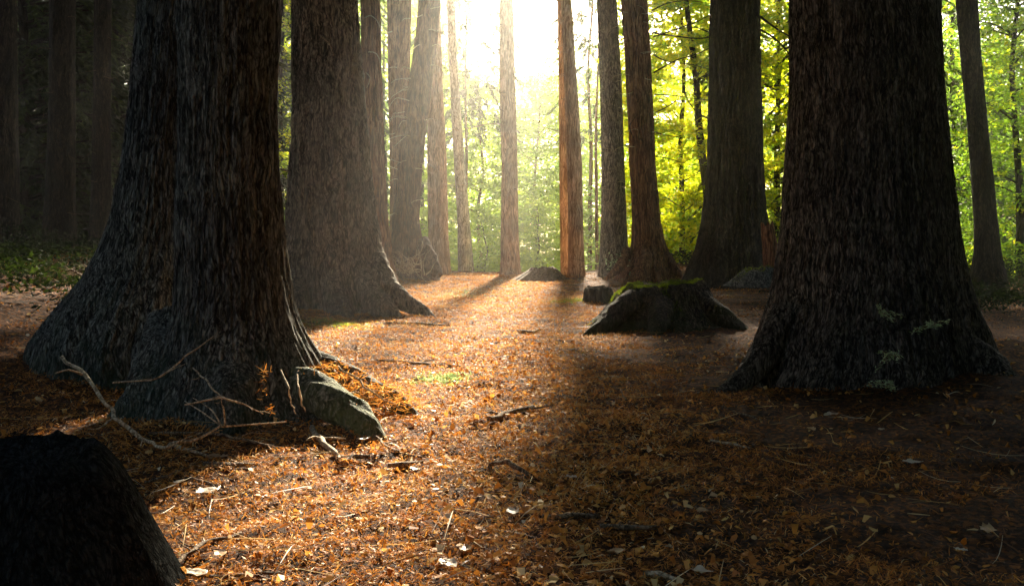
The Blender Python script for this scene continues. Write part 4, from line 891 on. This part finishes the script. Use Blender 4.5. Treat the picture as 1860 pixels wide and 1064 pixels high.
for k, (x, y, s, t, lab) in enumerate([
        (1510, 762, 0.09, 1.0, 'pale leaf on the dark ground under the massive scaly trunk'),
        (1658, 850, 0.08, 1.0, 'white leaf on black ground at lower right'),
        (378, 905, 0.10, 1.0, 'large whitish leaf at lower left beside the black stump'),
        (356, 1056, 0.08, 1.0, 'whitish leaf at the bottom edge under the curved brown branch'),
        (395, 840, 0.08, 0.2, 'orange leaf below the arching branch'),
        (755, 862, 0.06, 0.6, 'rounded tan leaf beside the short bark strip'),
        (930, 942, 0.07, 0.95, 'whitish leaf at the shade edge near bottom centre'),
        (845, 1010, 0.06, 0.4, 'pinkish brown leaf at the shade edge below the whitish one'),
        (815, 1040, 0.08, 0.9, 'pale torn leaf at the bottom edge on the border of shade'),
        (1038, 876, 0.05, 0.8, 'small upright tan leaf in the shade right of the arching root'),
        (1120, 1015, 0.06, 0.4, 'curled orange leaf in the shade at bottom centre'),
        (1275, 1052, 0.06, 0.8, 'pale leaf at the bottom edge right of the curved stick end'),
        (1795, 975, 0.08, 0.5, 'dull tan leaf in the dark near the right edge'),
        (1745, 1010, 0.04, 0.95, 'tiny bright leaf in the dark lower right corner'),
        (1275, 940, 0.06, 0.3, 'rust-coloured leaf in the shade right of bottom centre'),
        (400, 1020, 0.05, 0.5, 'tan leaf on the lit needles just right of the curved brown branch'),
        (660, 806, 0.06, 0.95, 'pale leaf on the lit needles below the mossy root end'),
        (1475, 788, 0.06, 0.5, 'brown leaf left of the leaf cluster under the massive trunk'),
        (1600, 788, 0.05, 0.8, 'topmost tan leaf of the small cluster right of the massive trunk foot'),
        (325, 885, 0.05, 0.9, 'small pale leaf at the boundary of light beside the black stump')]):
    leaf_obj(x, y, s, t, lab, 500+k)

# ------------------------------------------------------------------ blue-green sprigs on the base of the big tree
def sprig(label, px, py, Y, size, seed):
    r_ = np.random.default_rng(seed); c = W(px, py, Y)
    tubes, C, D, T = [], [], [], []
    for k in range(int(r_.integers(4, 9))):
        a = r_.uniform(-0.9, 4.0); q_ = size*r_.uniform(0.4, 1.5); e = c+np.array([math.cos(a)*q_, -r_.uniform(0, 0.4)*q_, math.sin(a)*q_*0.6-0.02])+r_.normal(0, 0.012, 3)
        mid = (c+e)/2+[0, 0, 0.1*size]
        tubes.append(tube([c, mid, e], [0.004, 0.0015], 4, 0, 0, res=6))
        u = r_.random(46); q = c+(e-c)*u[:, None]+r_.normal(0, 0.10*size, (46, 3)); q[:, 2] += 0.2*size*(u*(1-u))
        C.append(q); D.append(np.tile(e-c, (46, 1))/size+r_.normal(0, 0.6, (46, 3)))
    base = empty('conifer_seedling', c, label, 'seedling', 'blue-green seedlings at the massive trunk')
    V, Fs = join(tubes); mesh_obj('stem', V, Fs, M_TWIG, base)
    C = np.vstack(C); D = np.vstack(D); n = len(C)
    v, q, t = leaves(C, D, norm(r_.normal(0, 1, (n, 3))), r_.uniform(0.012, 0.026, n), 0.006, np.clip(0.95+0.1*r_.normal(size=n), 0, 1))
    mesh_obj('foliage', v, q, M_HOLLY, base, tint=t, smooth=False)
sprig('upper left pale blue-green sprig on the dark base of the massive trunk', 1600, 566, 5.3, 0.07, 601)
sprig('blue-green sprig to the right on the massive trunk base', 1688, 592, 5.2, 0.08, 602)
sprig('blue-green sprig midway down the massive trunk base', 1622, 645, 5.1, 0.09, 603)
sprig('lowest flat blue-green sprig at the massive trunk foot', 1612, 698, 5.0, 0.10, 604)

def heap(label, pts, spread, n, seed):
    r_ = np.random.default_rng(seed); c = np.array(pts)[r_.integers(0, len(pts), n)]
    P = c+r_.normal(0, 1, (n, 3))*np.array(spread)
    P[:, 2] = np.maximum(P[:, 2], gz(P[:, 0], P[:, 1])+0.01)
    D = r_.normal(0, 1, (n, 3))*[1, 1, 0.6]; L = r_.uniform(0.02, 0.05, n)
    v, q, t = strips(P, D, norm(r_.normal(0, 1, (n, 3))), L, r_.uniform(0.002, 0.005, n), r_.normal(0.3, 0.5, n), np.clip(0.6+0.2*r_.normal(size=n), 0, 0.95))
    tag(mesh_obj('needle_heap', v, q, M_LIT, tint=t, smooth=False), label, 'needles', kind='stuff')
heap('orange needles caught in the root fork of the twin tree', [W(478, 690, 4.35), W(482, 672, 4.4), W(474, 712, 4.3), W(490, 742, 4.3)], (0.01, 0.02, 0.01), 60, 621)
heap('orange needles banked against the right roots of the twin tree', [W(620, 680, 4.85), W(650, 700, 4.8), W(590, 660, 4.9), W(690, 712, 4.8), W(715, 728, 4.8)], (0.09, 0.14, 0.006), 1500, 622)
heap('orange needles banked against the roots of the thick grey-brown tree', [W(600, 572, 11), W(650, 575, 10.9), W(560, 565, 11), W(720, 575, 10.9)], (0.16, 0.2, 0.02), 1800, 623)
def undergrowth(name, label, x0, x1, y0, y1, n, seed, mat, h=0.35):
    r_ = np.random.default_rng(seed); per = 30
    x = r_.uniform(x0, x1, n); y = r_.uniform(y0, y1, n)
    k = fbm(x*0.7, y*0.7, 0.5, 3, seed) > -0.12; x, y = x[k], y[k]
    hh = h*(0.35+0.9*np.clip(fbm(x*0.8, y*0.8, 4.5, 2, seed+1)+0.4, 0, 1))
    x, y, hh = np.repeat(x, per), np.repeat(y, per), np.repeat(hh, per); m = len(x)
    x = x+r_.normal(0, 0.13, m); y = y+r_.normal(0, 0.13, m)
    P = np.stack([x, y, gz(x, y)+hh*r_.random(m)**0.7], -1)
    D = r_.normal(0, 1, (m, 3))*[1, 1, 0.5]; L = r_.uniform(0.03, 0.085, m)
    v, q, t = leaves(P, D, norm(r_.normal(0, 0.6, (m, 3))+[0, 0, 1]), L, L*r_.uniform(0.25, 0.6, m), np.clip(0.35+0.25*r_.normal(size=m), 0, 1))
    tag(mesh_obj(name, v, q, mat, tint=t, smooth=False), label, 'undergrowth', kind='stuff')
undergrowth('undergrowth', 'low dark tangled plants covering the shaded left bank', -13, -3.3, 7.5, 24, 3600, 631, M_UNDER, 0.28)
undergrowth('undergrowth', 'low dark plants on the ground behind the right-hand trunks', 3.9, 14, 10.5, 27, 2600, 632, M_UNDER)
# patches of thin green growth on the path
def tuft(name, label, px, py, w, d, n, seed, mat, L=(0.02, 0.05)):
    r_ = np.random.default_rng(seed); c = G(px, py)
    x = c[0]+r_.normal(0, w, n); y = c[1]+r_.normal(0, d, n); z = gz(x, y)+0.012
    D = np.stack([r_.normal(0, 0.8, n), r_.normal(0, 0.8, n), r_.uniform(0.1, 1, n)], -1)
    v, q, t = leaves(np.stack([x, y, z], -1), D, norm(r_.normal(0, 1, (n, 3))), r_.uniform(*L, n), 0.006, np.clip(0.6+0.25*r_.normal(size=n), 0, 1))
    tag(mesh_obj(name, v, q, mat, tint=t, smooth=False), label, 'moss', kind='stuff')
tuft('moss_patch', 'thin blue-green moss patch on the lit path', 800, 691, 0.11, 0.10, 700, 611, M_HOLLY)
tuft('moss_patch', 'faint green moss patch far along the lit path', 850, 535, 0.25, 0.6, 800, 612, M_HOLLY)
tuft('moss_patch', 'green moss tuft beside the small dark stump', 1035, 548, 0.14, 0.25, 900, 613, M_MOSS)
tuft('moss_patch', 'green moss tuft at the foot of the twin tree by the thick grey-brown tree', 610, 588, 0.16, 0.25, 900, 614, M_MOSS)

# ------------------------------------------------------------------ haze
m, nt, ns, ln = new_mat('haze_air')
out = ns.new('ShaderNodeOutputMaterial'); pv = ns.new('ShaderNodeVolumePrincipled')
pv.inputs['Color'].default_value = (0.93, 0.90, 0.84, 1); pv.inputs['Density'].default_value = 0.0019; pv.inputs['Anisotropy'].default_value = 0.88
ln.new(pv.outputs[0], out.inputs['Volume'])
x0, x1, y0, y1, z0, z1 = -76, 76, -26, 118, -3.5, 14.6
Vb = np.array([(x, y, z) for z in (z0, z1) for y in (y0, y1) for x in (x0, x1)], float)
tag(mesh_obj('haze', Vb, [[0, 2, 3, 1], [4, 5, 7, 6], [0, 1, 5, 4], [2, 6, 7, 3], [0, 4, 6, 2], [1, 3, 7, 5]], m, smooth=False), 'sunlit haze filling the air among the trees', 'haze', kind='stuff')

# ------------------------------------------------------------------ light, sky, camera
w = bpy.data.worlds.new('World'); sc.world = w; w.use_nodes = True
wn = w.node_tree; wn.nodes.clear()
o_ = wn.nodes.new('ShaderNodeOutputWorld'); bg = wn.nodes.new('ShaderNodeBackground'); sk = wn.nodes.new('ShaderNodeTexSky')
sk.sky_type = 'NISHITA'; sk.sun_disc = False; sk.sun_elevation = SUN_EL; sk.sun_rotation = SUN_AZ; sk.dust_density = 3.0
bg.inputs['Strength'].default_value = 0.05
wn.links.new(sk.outputs[0], bg.inputs['Color']); wn.links.new(bg.outputs[0], o_.inputs['Surface'])
sl = bpy.data.lights.new('sun', 'SUN'); sl.energy = 5.0; sl.angle = R(2.8); sl.color = (1.0, 0.87, 0.66)
so = bpy.data.objects.new('sun', sl); COL.objects.link(so)
import mathutils
so.rotation_euler = mathutils.Vector(S.tolist()).to_track_quat('Z', 'Y').to_euler()
cd = bpy.data.cameras.new('camera'); cam = bpy.data.objects.new('camera', cd); COL.objects.link(cam)
cam.location = (0, 0, H); cam.rotation_euler = (R(90), 0, 0)
cd.sensor_width = 36; cd.lens = 36*F/1860
cd.shift_y = -(532-HOR)/1860.0
cd.clip_start = 0.05; cd.clip_end = 500
sc.camera = cam
sc.view_settings.view_transform = 'Standard'; sc.view_settings.look = 'None'; sc.view_settings.gamma = 1.0
sc.view_settings.exposure = 2.95
cy = sc.cycles
cy.use_denoising = True
try: cy.denoiser = 'OPENIMAGEDENOISE'
except Exception: pass
cy.max_bounces = 6; cy.diffuse_bounces = 3; cy.glossy_bounces = 2; cy.transmission_bounces = 3; cy.volume_bounces = 1; cy.transparent_max_bounces = 4
cy.caustics_reflective = False; cy.caustics_refractive = False
